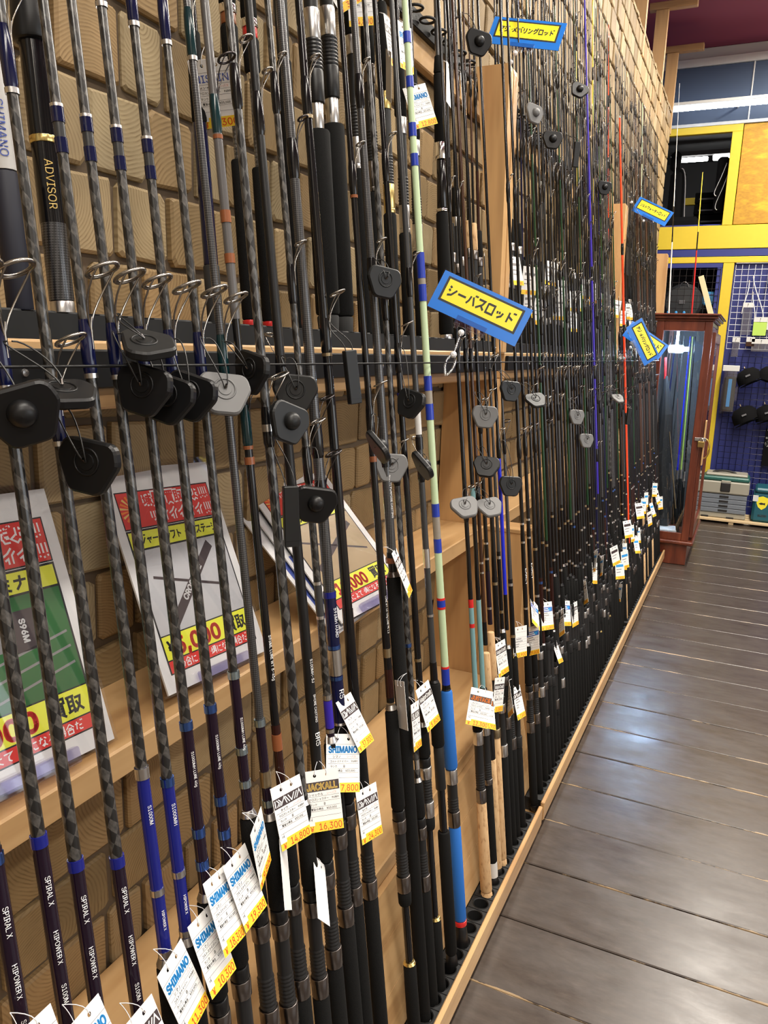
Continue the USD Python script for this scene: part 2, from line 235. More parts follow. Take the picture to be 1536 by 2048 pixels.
def tube(pts, r, sides=6):
    """a round wire through pts"""
    p = A(pts, float); t = np.gradient(p, axis=0); t /= np.linalg.norm(t, axis=1, keepdims=True) + 1e-12
    ref = A([0, 0, 1.0]) if abs(t[:, 2]).mean() < 0.8 else A([1.0, 0, 0])
    a = np.cross(t, ref); a /= np.linalg.norm(a, axis=1, keepdims=True) + 1e-12; b = np.cross(t, a)
    an = np.arange(sides) * 2 * np.pi / sides
    n = np.cos(an)[None, :, None] * a[:, None] + np.sin(an)[None, :, None] * b[:, None]
    v = p[:, None] + np.broadcast_to(r, (len(p),))[:, None, None] * n
    i, j = np.meshgrid(np.arange(len(p) - 1), np.arange(sides), indexing="ij")
    q = np.stack([i * sides + j, i * sides + (j + 1) % sides, (i + 1) * sides + (j + 1) % sides, (i + 1) * sides + j], -1).reshape(-1, 4)
    f = np.vstack([q[:, [0, 1, 2]], q[:, [0, 2, 3]]])
    return v.reshape(-1, 3), f, n.reshape(-1, 3)
def bez(*c, n=9):
    c = A(c, float); t = np.linspace(0, 1, n)[:, None]
    while True:
        if len(c) == 4: return (1 - t) ** 3 * c[0] + 3 * (1 - t) ** 2 * t * c[1] + 3 * (1 - t) * t * t * c[2] + t ** 3 * c[3]
        return (1 - t) ** 2 * c[0] + 2 * (1 - t) * t * c[1] + t * t * c[2]
def bx(x0, x1, y0, y1, z0, z1, c=0.0):
    """box with chamfered edges c"""
    if c <= 0:
        v = A([[x, y, z] for x in (x0, x1) for y in (y0, y1) for z in (z0, z1)], float)
        return v, A([[0, 1, 3, 2], [4, 6, 7, 5], [0, 4, 5, 1], [2, 3, 7, 6], [0, 2, 6, 4], [1, 5, 7, 3]])
    c = min(c, (x1 - x0) / 2.01, (y1 - y0) / 2.01, (z1 - z0) / 2.01)
    P = [[x + dx, y + dy, z + dz] for x, sx in ((x0, 1), (x1, -1)) for y, sy in ((y0, 1), (y1, -1)) for z, sz in ((z0, 1), (z1, -1)) for dx, dy, dz in ((0, sy * c, sz * c), (sx * c, 0, sz * c), (sx * c, sy * c, 0))]
    h = trimesh.convex.convex_hull(A(P)); return h.vertices, h.faces
def extrude(poly, depth):
    ms = [trimesh.creation.extrude_polygon(g, depth, engine="earcut") for g in getattr(poly, "geoms", [poly]) if g.area > 1e-12]
    m = trimesh.util.concatenate(ms); return m.vertices, m.faces
def slab(poly, depth, bev=0.0, z0=0.0):
    """polygon with a thickness along z, edges bevelled"""
    if bev <= 0: v, f = extrude(poly, depth); return v + A([0, 0, z0]), f
    ring = A(poly.exterior.coords)[:-1]
    if Polygon(ring).exterior.is_ccw is False: ring = ring[::-1]
    inn = []
    k = len(ring)
    for i in range(k):
        a, b, c = ring[i - 1], ring[i], ring[(i + 1) % k]
        n1 = A([-(b - a)[1], (b - a)[0]]); n1 /= np.linalg.norm(n1) + 1e-12; n2 = A([-(c - b)[1], (c - b)[0]]); n2 /= np.linalg.norm(n2) + 1e-12
        m = n1 + n2; m /= max(m @ n1, 0.3); inn.append(b + bev * m / max(np.linalg.norm(m) ** 0, 1))
    inn = A(inn); L = [np.c_[inn, np.full(k, 0)], np.c_[ring, np.full(k, bev)], np.c_[ring, np.full(k, depth - bev)], np.c_[inn, np.full(k, depth)]]
    v = np.vstack(L + [[[*inn.mean(0), 0]], [[*inn.mean(0), depth]]]); f = []
    for l in range(3):
        for i in range(k):
            a, b, c, d = l * k + i, l * k + (i + 1) % k, (l + 1) * k + (i + 1) % k, (l + 1) * k + i; f += [[a, b, c], [a, c, d]]
    for i in range(k): f += [[(i + 1) % k, i, 4 * k], [3 * k + i, 3 * k + (i + 1) % k, 4 * k + 1]]
    return v + A([0, 0, z0]), A(f)
def torus(R, r, n=22, s=6, ax=None):
    a = np.arange(n) * 2 * np.pi / n; b = np.arange(s) * 2 * np.pi / s
    ca, sa, cb, sb = np.cos(a)[:, None], np.sin(a)[:, None], np.cos(b)[None], np.sin(b)[None]
    nn = np.stack([ca * cb, sa * cb, np.broadcast_to(sb, (n, s))], -1)
    v = np.stack([(R + r * cb) * ca, (R + r * cb) * sa, np.broadcast_to(r * sb, (n, s))], -1)
    i, j = np.meshgrid(np.arange(n), np.arange(s), indexing="ij")
    q = np.stack([i * s + j, ((i + 1) % n) * s + j, ((i + 1) % n) * s + (j + 1) % s, i * s + (j + 1) % s], -1).reshape(-1, 4)
    return v.reshape(-1, 3), np.vstack([q[:, [0, 1, 2]], q[:, [0, 2, 3]]]), nn.reshape(-1, 3)

# ------------------------------------------------------------------ lettering
DK = [[(7.6, 10.2), (8.2, 8.9)], [(9.1, 10.2), (9.7, 8.9)]]
KU = [[(4, 9.2), (3, 6.5), (1, 4.5)], [(3.6, 7.6), (8, 7.6), (6.8, 4), (2.5, .6)]]
G = {"シ": [[(1, 8.6), (3, 7.5)], [(.8, 5.9), (2.8, 4.8)], [(1.2, .8), (5, 2), (9, 7)]], "ー": [[(.8, 5), (9.2, 5)]], "ハ": [[(3.5, 8), (2.8, 4), (1, 1)], [(6, 8), (7.5, 4.5), (9, 1)]],
     "ス": [[(1.5, 8.5), (8, 8.5), (6.5, 5), (1, 1)], [(5.5, 4), (9, 1)]], "ロ": [[(1.5, 8.5), (8.5, 8.5), (8.5, 1), (1.5, 1), (1.5, 8.9)]], "ッ": [[(2, 6), (2.7, 4)], [(4.3, 6.3), (5, 4.3)], [(8, 6), (7, 3), (3.5, .8)]],
     "ト": [[(3.5, 9), (3.5, .5)], [(3.5, 5.8), (8.5, 3.8)]], "ア": [[(1, 8.5), (9, 8.5), (7.5, 6), (5.8, 5)], [(4.8, 7), (4.5, 3.5), (2, .8)]], "・": [[(4.3, 5), (5.7, 5)]],
     "メ": [[(7.5, 9), (5.5, 4), (1.2, 1)], [(2.5, 6.5), (8.5, 1.5)]], "リ": [[(2.5, 8.8), (2.5, 3.8)], [(7.5, 9), (7.5, 4.5), (6, 1.8), (3.5, .6)]], "ン": [[(1.2, 8), (3.8, 6.5)], [(1.3, 1), (5, 2.2), (9, 6.8)]],
     "ク": KU, "ソ": [[(1.8, 8.3), (3, 5.5)], [(8.5, 8.8), (7.5, 4.5), (3, .8)]], "ル": [[(3.2, 8.5), (3, 4), (1, 1)], [(6, 9), (6, 1.2), (9.2, 4)]], "ウ": [[(5, 9.7), (5, 8)], [(1.5, 5), (1.5, 7.8), (8.5, 7.8), (7.5, 3.5), (4, .6)]],
     "ォ": [[(2, 5), (8, 5)], [(5.5, 6.5), (5.5, .5), (4.5, .8)], [(5.3, 4.5), (2, 1.5)]], "タ": KU + [[(3.5, 5.5), (7, 3.8)]], "イ": [[(8, 9), (5, 6), (1, 4)], [(5.3, 6), (5.3, .5)]],
     "買": [[(1.2, 9.6), (8.8, 9.6), (8.8, 7.3), (1.2, 7.3), (1.2, 9.6)], [(3.8, 9.6), (3.8, 7.3)], [(6.2, 9.6), (6.2, 7.3)], [(2.3, 6.2), (7.7, 6.2), (7.7, 1.9), (2.3, 1.9), (2.3, 6.2)], [(2.3, 4.8), (7.7, 4.8)], [(2.3, 3.4), (7.7, 3.4)], [(3.5, 1.6), (1.2, 0)], [(6.5, 1.6), (8.8, 0)]],
     "取": [[(.4, 9), (5.4, 9)], [(1.5, 9), (1.5, 1.5)], [(4.3, 9), (4.3, .2)], [(1.5, 6.5), (4.3, 6.5)], [(1.5, 4.2), (4.3, 4.2)], [(.3, 1.2), (5.4, 2.2)], [(5.6, 7.8), (9, 7.8), (8, 4), (5.2, .5)], [(6, 6), (7.5, 3), (9.8, .5)]],
     "よ": [[(5.5, 9), (5.5, 2.5), (4, 1), (2.5, 2), (4, 3), (6, 2.5), (9, 1)], [(5.5, 6.2), (8.8, 6.4)]], "だ": [[(1, 7), (5, 7.2)], [(3.3, 9.3), (2, 2)], [(5.5, 5), (8.5, 5.2)], [(5.3, 2.8), (6, 1.2), (9, 1.3)]] + DK, "!": [[(4, 9.5), (4.2, 3.2)], [(4, 1.6), (4.4, .4)]],
     "ミ": [[(2, 8.5), (8, 7)], [(2, 5.6), (7.6, 4.2)], [(1.4, 2.6), (8.4, .8)]], "ナ": [[(.8, 6.3), (9.2, 6.3)], [(5.5, 9.2), (5, 4), (2, .8)]], "ラ": [[(2, 8.7), (8, 8.7)], [(1.2, 6), (8.8, 6), (7, 2.5), (3, .6)]],
     "フ": [[(1.2, 8.2), (8.6, 8.2), (7, 3.5), (2.5, .6)]], "テ": [[(2, 8.8), (8, 8.8)], [(.8, 5.8), (9.2, 5.8)], [(5.3, 5.8), (4.6, 2.6), (2.6, .5)]], "ャ": [[(1.5, 5), (8, 5.8), (6.6, 3.4)], [(3.6, 6.6), (5.2, .4)]],
     "マ": [[(1, 8), (9, 8), (7, 5), (4.6, 3)], [(3.4, 4.4), (6.4, 1)]], "ノ": [[(8, 8.8), (6.4, 4), (1.8, .8)]], "コ": [[(1.5, 8), (8.3, 8), (8.3, 1.2), (1.3, 1.2)]], "ノ2": [], "域": [[(.4, 6.3), (3.4, 6.5)], [(1.9, 9), (1.9, 2.6)], [(.2, 1.8), (3.6, 3)], [(3.8, 7.4), (9.8, 7.4)], [(7, 9.6), (7.6, 4), (9.8, .6)], [(4.2, 5.6), (6.2, 5.6), (6.2, 3.4), (4.2, 3.4), (4.2, 5.6)], [(3.8, 1.4), (6.6, 2.2)], [(9, 5.4), (6.4, .4)]],
     "最": [[(2.4, 9.6), (7.6, 9.6), (7.6, 6.8), (2.4, 6.8), (2.4, 9.6)], [(2.4, 8.2), (7.6, 8.2)], [(.6, 5.8), (9.4, 5.8)], [(1.8, 5.8), (1.8, .6)], [(4.6, 5.8), (4.6, 0)], [(1.8, 4), (4.6, 4)], [(1.8, 2.4), (4.6, 2.4)], [(.4, .6), (5.4, 1.2)], [(5.4, 4.4), (9, 4.4), (7.6, 2), (5.2, .2)], [(6, 3.2), (9.6, .2)]],
     "系": [[(8, 9.6), (1.6, 8.4)], [(5.6, 8.6), (3, 6.6), (6.6, 5.8)], [(7.6, 7.6), (2, 4.2), (8, 4.2)], [(5, 4), (5, .2)], [(3, 3), (1, .8)], [(7, 3), (9, .8)]], "の": [[(5.2, 7.6), (4, 2.4), (2, 3), (2.4, 6.6), (6, 8), (8.8, 5), (7, 1.4), (5.6, .8)]],
     "場": [[(.4, 6.3), (3.4, 6.5)], [(1.9, 9), (1.9, 2.6)], [(.2, 1.8), (3.6, 3)], [(4.6, 9.4), (8.6, 9.4), (8.6, 6.4), (4.6, 6.4), (4.6, 9.4)], [(4.6, 7.9), (8.6, 7.9)], [(3.8, 5), (9.6, 5)], [(5.2, 5), (3.8, 2)], [(4.8, 3.4), (9, 3.4), (8, .4)]], "合": [[(5, 9.6), (.8, 5.6)], [(5, 9.6), (9.2, 5.6)], [(3, 5.6), (7, 5.6)], [(2.2, 4), (7.8, 4), (7.8, .4), (2.2, .4), (2.2, 4)]],
     "に": [[(2, 9), (1.6, 4), (2.2, 1)], [(4.6, 7.2), (8.6, 7.4)], [(4.4, 3), (5.4, 1.2), (9, 1.4)]], "な": [[(1, 7), (5, 7.4)], [(3.6, 9.4), (1.4, 3.8)], [(6.6, 8.4), (8.8, 7)], [(6.6, 6), (6.6, 2), (5, .8), (3.8, 1.8), (5.4, 2.6), (8.8, .8)]], "る": [[(2.4, 8.6), (7.4, 8.6), (2.4, 4), (6.6, 5.4), (8.4, 3), (6, .8), (4.4, 1.8), (6, 2.4)]], "て": [[(1.2, 8), (8.8, 8.4), (5.4, 5.4), (5, 2.4), (7.6, .8)]]}
G["バ"], G["ド"], G["ジ"], G["グ"] = G["ハ"] + DK, G["ト"] + DK, G["シ"] + DK, KU + DK
_TX = {}
def glyphs(text, h, weight=1.15, gap=1.06, depth=0.0002):
    """Japanese lettering drawn as strokes, centred on the origin; h: height of a character"""
    key = (text, round(h, 5), weight, gap, depth)
    if key not in _TX:
        polys, x = [], 0.0
        for ch in text:
            if ch != " ":
                for s in G[ch]:
                    polys.append(affinity.translate(LineString(s).buffer(weight / 2, cap_style=2, join_style=2), x, 0))
            x += 10 * gap * (0.55 if ch in "!・ " else 1)
        u = affinity.translate(unary_union(polys), -x / 2, -5)
        _TX[key] = extrude(affinity.scale(u, h / 10, h / 10, origin=(0, 0)), depth)
    return _TX[key]
def latin(text, h, width=None, bold=False, depth=0.0002):
    """centred Latin lettering, squeezed to a width if given"""
    key = (text, h, width, bold, depth)
    if key not in _TX:
        m = meshkit.text_mesh(text, h, depth, bold); v = np.array(m.vertices); lo, hi = v.min(0), v.max(0)
        v[:, 0] -= (lo[0] + hi[0]) / 2; v[:, 1] -= h / 2
        if width: v[:, 0] *= width / (hi[0] - lo[0])
        o = h * .045
        _TX[key] = join(*[(v + A([dx, dy, 0]), np.array(m.faces)) for dx, dy in ((-o, 0), (o, 0), (0, o), (0, -o))])[:2] if bold else (v, np.array(m.faces))
    return _TX[key]
def fit(m, w, force=False):
    """squeezes lettering to at most a width"""
    v = m[0].copy(); e = v[:, 0].max() - v[:, 0].min(); v[:, 0] -= (v[:, 0].max() + v[:, 0].min()) / 2
    if e > w or force: v[:, 0] *= w / e
    return v, m[1]
def flat(x0, x1, y0, y1, z, d=0.0002): return bx(x0, x1, y0, y1, z, z + d)
def at(m, x, y, z, rot=0.0):
    c, s = math.cos(rot), math.sin(rot); return moved(m, A([[c, -s, 0], [s, c, 0], [0, 0, 1]]), (x, y, z))

# ================================================================== THE SETTING
XW = -0.87
random.seed(7); rng = np.random.default_rng(7)
fl = thing("floor", None, None, kind="structure")
put(fl, "subfloor", bx(-1.0, 4.5, -3.6, 8.0, -0.08, -0.022), "joint_brown", exact=True)
y = J0 - 20 * PITCH
while y < 7.95:
    dz = rng.uniform(-0.0012, 0.0012)
    put(fl, "plank", bx(-0.92, 4.5, y + 0.0022, min(y + PITCH - 0.0022, 7.98), -0.022, dz, 0.0025), "floor_paint")
    y += PITCH
put("/World", "ceiling", bx(-1.2, 4.5, -3.6, 8.0, 4.12, 4.2), "maroon_paint", kind="structure", exact=True)
put("/World", "wall_right", bx(4.5, 4.6, -3.6, 8.0, -0.08, 4.2), "plaster", kind="structure", exact=True)
put("/World", "wall_rear", bx(-1.2, 4.6, -3.7, -3.6, -0.08, 4.2), "plaster", kind="structure", exact=True)
put("/World", "wall_side", bx(-1.25, -1.2, -3.6, 8.0, -0.08, 4.2), "navy_paint", kind="structure", exact=True)

# brick wall of end-grain wooden blocks
wl = thing("wall_left", None, None, kind="structure")
put(wl, "backing_board", bx(XW - 0.03, XW - 0.010, -3.5, 7.36, 0.0, 3.46), "joint_brown", exact=True)
def block(y0, y1, z0, z1):
    w, h = y1 - y0, z1 - z0
    c = [min(w, h) * rng.uniform(0.025, 0.10) for _ in range(4)]
    j = lambda: rng.uniform(-0.003, 0.003)
    P = [(y0 + c[0], z0 + j()), (y1 - c[1], z0 + j()), (y1 + j() * .6, z0 + c[1]), (y1 + j() * .6, z1 - c[2]), (y1 - c[2], z1 + j()), (y0 + c[3], z1 + j()), (y0 + j() * .6, z1 - c[3]), (y0 + j() * .6, z0 + c[0])]
    P = A(P); ctr = P.mean(0); xf = XW + rng.uniform(-0.0035, 0.0035)
    inn = ctr + (P - ctr) * (1 - 0.0045 / max(w, h) * 2)
    v = np.vstack([np.c_[np.full(8, XW - 0.012), P], np.c_[np.full(8, xf - 0.004), P], np.c_[np.full(8, xf), inn]])
    f = [[16, 17 + i, 18 + i] for i in range(6)]
    for l in range(2):
        for i in range(8):
            a, b, cc, d = l * 8 + i, l * 8 + (i + 1) % 8, (l + 1) * 8 + (i + 1) % 8, (l + 1) * 8 + i
            f += [[a, b, cc], [a, cc, d]]
    pith = A([ctr[0] + rng.uniform(-1, 1) * w * 0.75, ctr[1] + rng.choice([-1, 1]) * h * rng.uniform(0.15, 0.95)])
    st = (v[:, 1:] - pith) * rng.uniform(0.75, 1.25)
    return v, A(f), None, st
parts_done, rest_v, rest_t = 0, [], []
for k in range(-11, 19):
    z0 = 1.33 + 0.1163 * k
    z1 = z0 + 0.1163
    if z0 < 0: continue
    y = -0.5 - rng.uniform(0, .1)
    while y < 7.3:
        w = rng.choice([0.088, 0.105, 0.12, 0.14]) * rng.uniform(0.92, 1.1)
        b = block(y + 0.0055, min(y + w, 7.35) - 0.0055, z0 + 0.0055, min(z1, 3.455) - 0.0055); tone = rng.uniform(0, 1)
        if parts_done < 296 and 0.42 < y < 2.3 and 0.40 < z0 < 2.25 and not (1.34 < z0 < 1.38):
            put(wl, "brick", b, "end_grain", tone=tone); parts_done += 1
        else:
            rest_v.append(b); rest_t.append(np.full(len(b[0]), tone))
        y += w
put(wl, "far_bricks", join(*rest_v), "end_grain", kind="stuff", tone=np.concatenate(rest_t), exact=True)
# wooden posts and cross bars rising above the brick wall
for i, (yy, x0) in enumerate([(5.55, -0.955), (6.55, -0.955), (7.45, -0.965)]):
    t = thing("wall_post", ["wooden post with cross bar nearest the frame's top edge, above the brick wall", "second wooden post with cross bar, middle of the three above the brick wall", "farthest wooden post with cross bar, above the end of the brick wall"][i], "post", (x0, yy, 0), group="posts above the brick wall")
    put(t, "post", bx(-0.002, 0.09, 0, 0.035, 3.30, 3.93, 0.003), "pine_z")
    put(t, "cross_bar", bx(-0.05, 0.285, -0.012, 0.05, 3.93, 3.98, 0.004), "pine_x")

# ================================================================== THE ROD RACK
BAYS = [(-0.1, 2.3), (2.39, 4.5), (4.59, 6.7)]
where = ["nearest bay", "middle bay", "far bay"]
def bay_parts(parent, name, mk, m): put(parent, name, mk, m)
for i, (a, b) in enumerate(BAYS):
    put("/World", "upper_shelf", bx(XW, -0.705, a, b, 1.366, 1.447, 0.003), "pine_y", "long wooden upper shelf board carrying the upper rods in the " + where[i], "shelf", "upper shelf boards")
    put("/World", "poster_shelf", bx(XW, -0.709, a, b, 0.868, 0.913, 0.003), "pine_y", "wooden middle shelf board at poster height in the " + where[i], "shelf", "middle shelf boards")
    put("/World", "lower_shelf", bx(XW, -0.570, a, min(b, 5.72), 0.372, 0.415, 0.003), "pine_y", "deep wooden lower shelf board behind the rod grips in the " + where[i], "shelf", "lower shelf boards")
    t = thing("kick_panel", "sloping wooden boards between lower shelf and floor tray in the " + where[i], "panel", group="sloping boards under the lower shelf")
    b2_, b = b, min(b, 5.72)
    for q in range(3):
        za, zb = 0.085 + q * 0.0955, 0.085 + (q + 1) * 0.0955 - 0.002
        xa, xb = -0.497 - 0.113 * (za - .085) * 1.9, -0.497 - 0.113 * (zb - .085) * 1.9
        v = A([[xa, a, za], [xa, b, za], [xb, b, zb], [xb, a, zb], [xa - .018, a, za], [xa - .018, b, za], [xb - .018, b, zb], [xb - .018, a, zb]])
        put(t, "board", (v, A([[0, 1, 2, 3], [7, 6, 5, 4], [0, 4, 5, 1], [3, 2, 6, 7], [0, 3, 7, 4], [1, 5, 6, 2]])), "pine_y")
    b = b2_
    # rail with the top rod holder above the upper shelf
    t = thing("holder_beam", "wooden beam with black rod holder high on the brick wall in the " + where[i], "beam", group="upper holder beams")
    put(t, "beam", bx(XW, -0.845, a, b, 2.145, 2.235, 0.003), "pine_y")
    put(t, "holder_bar", bx(-0.845, -0.830, a, b, 2.205, 2.245, 0.002), "rack_black")
    yy = a + 0.06
    while yy < b - 0.05:
        if yy > 0.9 and yy < 3.2: put(t, "hook", moved(torus(0.018, 0.0035, 14, 5), None, (-0.808, yy, 2.222)), "rack_black")
        yy += 0.075
POSTS = [2.3, 4.5, 6.7]
for i, yp in enumerate(POSTS):
    t = thing("divider_panel", ["upright wooden divider panel after the nearest bay, stepped front edge", "upright wooden divider panel between middle and far bays", "upright wooden divider panel ending the far bay"][i], "panel", (0, yp, 0), group="rack dividers")
    up_poly = Polygon([(XW, .415), (-.709, .415), (-.705, 1.366), (XW, 1.366)])
    low_poly = Polygon([(XW, 0), (-.503, 0), (-.503, .10), (-.5755, .64), (-.576, .90), (-.71, .90), (-.71, .415), (XW, .415)])
    for nm, pl in (("upper_panel", up_poly), ("lower_panel", low_poly)):
        if i == 2 and nm == "lower_panel": pl = Polygon([(XW, 0), (-.71, 0), (-.71, .415), (XW, .415)])
        for o in (0.0, 0.047):
            v, f = slab(pl, 0.042, 0.0) ; v = v[:, [0, 2, 1]] * A([1, 1, 1]) + A([0, o, 0]); put(t, nm, (v, A(f)[:, ::-1]), "pine_z")
    if i < 2: put(t, "top_strip", bx(-.705, -.572, -.004, .093, .90, .914, .002), "pine_x")
    w = thing("wedge_post", ["tapering wooden wedge post on the upper shelf, nearest one", "tapering wooden wedge post on the upper shelf, middle one", "tapering wooden wedge post on the upper shelf, farthest one"][i], "post", (0, yp, 0), group="wedge posts on the upper shelf")
    pl = Polygon([(-.716, 1.448), (-.703, 1.448), (-.718, 2.225), (-.722, 2.24), (-.815, 2.24)])
    for o in (0.0, 0.05):
        v, f = slab(pl, 0.040); v = v[:, [0, 2, 1]] + A([0, o, 0]); put(w, "board", (v, A(f)[:, ::-1]), "pine_z")
# holder rail on the front of the upper shelf: black bar, wire and prongs
RX, RZ = -0.5985, 1.4225
NEARY = [.418, .465, .502, .554, .605, .642, .684, .731, .784, .830, .866, .917, .965, 1.014, 1.048, 1.103, 1.240, 1.290, 1.335, 1.379, 1.456, 1.522, 1.712, 1.768, 1.805, 1.850, 1.992]
for i, (a, b) in enumerate(BAYS):
    b = min(b, 5.72)
    t = thing("rod_rail", "black rod holder rail with wire prongs along the upper shelf front, " + where[i], "rail", group="rod rails on the upper shelf")
    put(t, "bar", bx(-0.704, -0.692, a, b, 1.392, 1.437, 0.002), "rack_black")
    put(t, "wire", tube([(RX, a, RZ), (RX, (a + b) / 2, RZ), (RX, b, RZ)], 0.0015, 6), "rack_black")
    yy = a + 0.02
    while yy < b:
        if min(abs(yy - .003 - q) for q in NEARY) > .0165: put(t, "prong", tube([(-0.693, yy - 0.010, RZ - 0.004), (RX, yy + 0.004, RZ)], 0.0017, 5), "rack_black")
        yy += 0.047
    for q in range(5):
        ys = a + 0.25 + q * 0.44
        put(t, "screw", moved(lathe([(0.0045, 0), (0.004, 0.002), (0.0015, 0.0026)], 10), A([[0, 0, 1], [0, 1, 0], [-1, 0, 0]]), (-0.692, ys, 1.412)), "silver")
# trays with cups: floor tray and upper tray
def tray(name, label, group, x0, x1, y0, y1, zb, zt, rc, skip=None):
    n = int((y1 - y0) / 0.047); o = (y1 - y0 - n * 0.047) / 2; xc = (x0 + x1) / 2
    t = thing(name, label, "tray", (0, 0, 0), group=group)
    holes = [Point(xc, y0 + o + (k + .5) * 0.047).buffer(rc, 6) for k in range(n)]
    slots = [sbox(x0 - 1, y0 + o + k * 0.047 - .0008, x1 + 1, y0 + o + k * 0.047 + .0008) for k in range(1, n)]
    body = sbox(x0, y0, x1, y1)
    v, f = extrude(body.difference(unary_union(holes)), zt - zb - .008); put(t, "body", (v + A([0, 0, zb + .008]), f), "tray_plastic", exact=True)
    put(t, "bottom_plate", bx(x0, x1, y0, y1, zb, zb + .008), "tray_plastic", exact=True)
    for k in range(n):
        yc = y0 + o + (k + .5) * 0.047
        put(t, "cup_rim", moved(lathe([(rc - .0005, 0), (rc + .0012, .0022), (rc + .0024, 0)], 16, False), None, (xc, yc, zt)), "tray_plastic")
        put(t, "slot_line", bx(x0 + .001, x1 - .001, yc + .0228, yc + .0242, zt - .001, zt + .0012), "rack_black")
        if skip and yc in skip: pass
    return t
TRAYS = [(0.33, 2.12), (2.20, 3.98), (4.03, 5.71)]
for i, (a, b) in enumerate(TRAYS):
    tray("floor_tray", "black plastic rod tray with round cups on the floor, " + where[i], "floor rod trays", -.494, -.440, a, b, 0.045, 0.088, 0.0185)
    t = thing("tray_ledge", "thin wooden edging strip along the floor tray, " + where[i], "ledge", group="tray edging strips")
    put(t, "strip", bx(-.439, -.427, a - .03, b + .03, 0.040, 0.101, 0.0025), "pine_y")
    put(t, "support_board", bx(-.503, -.4395, a - .03, b + .03, 0.018, 0.044), "pine_y")
    put(t, "foot_block", bx(-.487, -.444, b - .02, b + .05, 0.0, 0.018), "pine_x"); put(t, "foot_block", bx(-.487, -.444, a + .3, a + .36, 0.0, 0.018), "pine_x")
for i, (a, b) in enumerate([(-.05, 2.28), (2.41, 4.48), (4.61, 6.68)]):
    tray("upper_tray", "black plastic rod tray on the upper shelf, " + where[i], "upper rod trays", -.756, -.708, a, b, 1.447, 1.476, 0.0185)

# ================================================================== RODS
GUIDES = {}
def guide_mesh(r0, R, h):
    """spinning guide: ring held out and up from the blank by two legs. r0 blank radius, R ring radius; foot at z=0, outwards +x"""
    key = (round(r0, 4), R, h)
    if key in GUIDES: return GUIDES[key]
    rise = R * 2.3 + 0.012; out = r0 + R * 1.05 + 0.004; tilt = 0.35
    c, s = math.cos(tilt), math.sin(tilt); Ry = A([[c, 0, -s], [0, 1, 0], [s, 0, c]])
    rw = max(0.0011, R * 0.095)
    seg = 22 if R > .008 else 12
    ms = [moved(torus(R, rw * 1.25, seg, 6), Ry, (out, 0, rise)), moved(torus(R - rw * 1.5, rw * 0.8, seg, 5), Ry, (out, 0, rise + .0004))]
    for sy in (-1, 1):
        e = Ry @ A([R * 0.25, sy * R * 0.97, 0]) + A([out, 0, rise])
        ms.append(tube(bez((r0 + .0006, sy * .0006, -0.006), (r0 + .0016, sy * R * .25, 0.012), (out - R * .9, sy * R * 1.05, rise * .55), e, n=7), rw * .72, 5))
    ms.append(tube([(r0 + .0008, 0, -0.026), (r0 + .0012, 0, -0.004), (r0 + .003, 0, .006)], rw * .8, 5))
    GUIDES[key] = join(*ms); return GUIDES[key]
def seg_mesh(z0, z1, r0, r1, seg=12, b=0.0, n=1):
    if b: return lathe([(r0 - b, z0), (r0 - b * .3, z0 + b * .3), (r0, z0 + b), (r1, z1 - b), (r1 - b * .3, z1 - b * .3), (r1 - b, z1)], seg)
    return lathe([(r0, z0), (r1, z1)], seg)
def rot_z(a): c, s = math.cos(a), math.sin(a); return A([[c, -s, 0], [s, c, 0], [0, 0, 1]])
def add_guide(p, z, r0, R, ang, gm="guide_metal", wrap="gloss_black", trim=None, seg=12):
    g = guide_mesh(r0, R, 1)
    put(p, "guide", moved(g, rot_z(ang), (0, 0, z)), gm)
    put(p, "thread_wrap", lathe([(r0 * 1.02, z - .052), (r0 + .0014, z - .046), (r0 + .0017, z - .018), (r0 + .0010, z - .004), (r0 * 1.02, z + .004)], seg, False), wrap)
    if trim: put(p, "trim_band", lathe([(r0 + .0014, z - .055), (r0 + .0016, z - .050)], seg, False), trim)
def lean_axes(k, dy=0.0, spin=0.0):
    Z = A([-k, dy, 1.0]); Z /= np.linalg.norm(Z); Y = A([0, 1.0, 0]) - Z[1] * Z; Y /= np.linalg.norm(Y); X = np.cross(Y, Z)
    c, s = math.cos(spin), math.sin(spin); return c * X + s * Y, -s * X + c * Y, Z
def rod_parts(p, items, guides, r_of, gm="guide_metal", wrap="gloss_black", trim=None, seg=12):
    """items: (part name, z0, z1, r0, r1, material, bevel)"""
    for it in items:
        nm, z0, z1, r0, r1, m = it[:6]; b = it[6] if len(it) > 6 else 0
        if nm == "ridged_barrel":
            prof = [(r0, z0)]
            n = int((z1 - z0) / .006)
            for q in range(n):
                za = z0 + (z1 - z0) * q / n; h = (z1 - z0) / n; prof += [(r0, za + h * .1), (r0 + .0011, za + h * .35), (r0 + .0011, za + h * .65), (r0, za + h * .95)]
            put(p, nm, lathe(prof + [(r0, z1)], seg), m)
        else: put(p, nm, seg_mesh(z0, z1, r0, r1, seg, b), m)
    for z, R, ang in guides: add_guide(p, z, r_of(z), R, ang, gm, wrap, trim, seg)
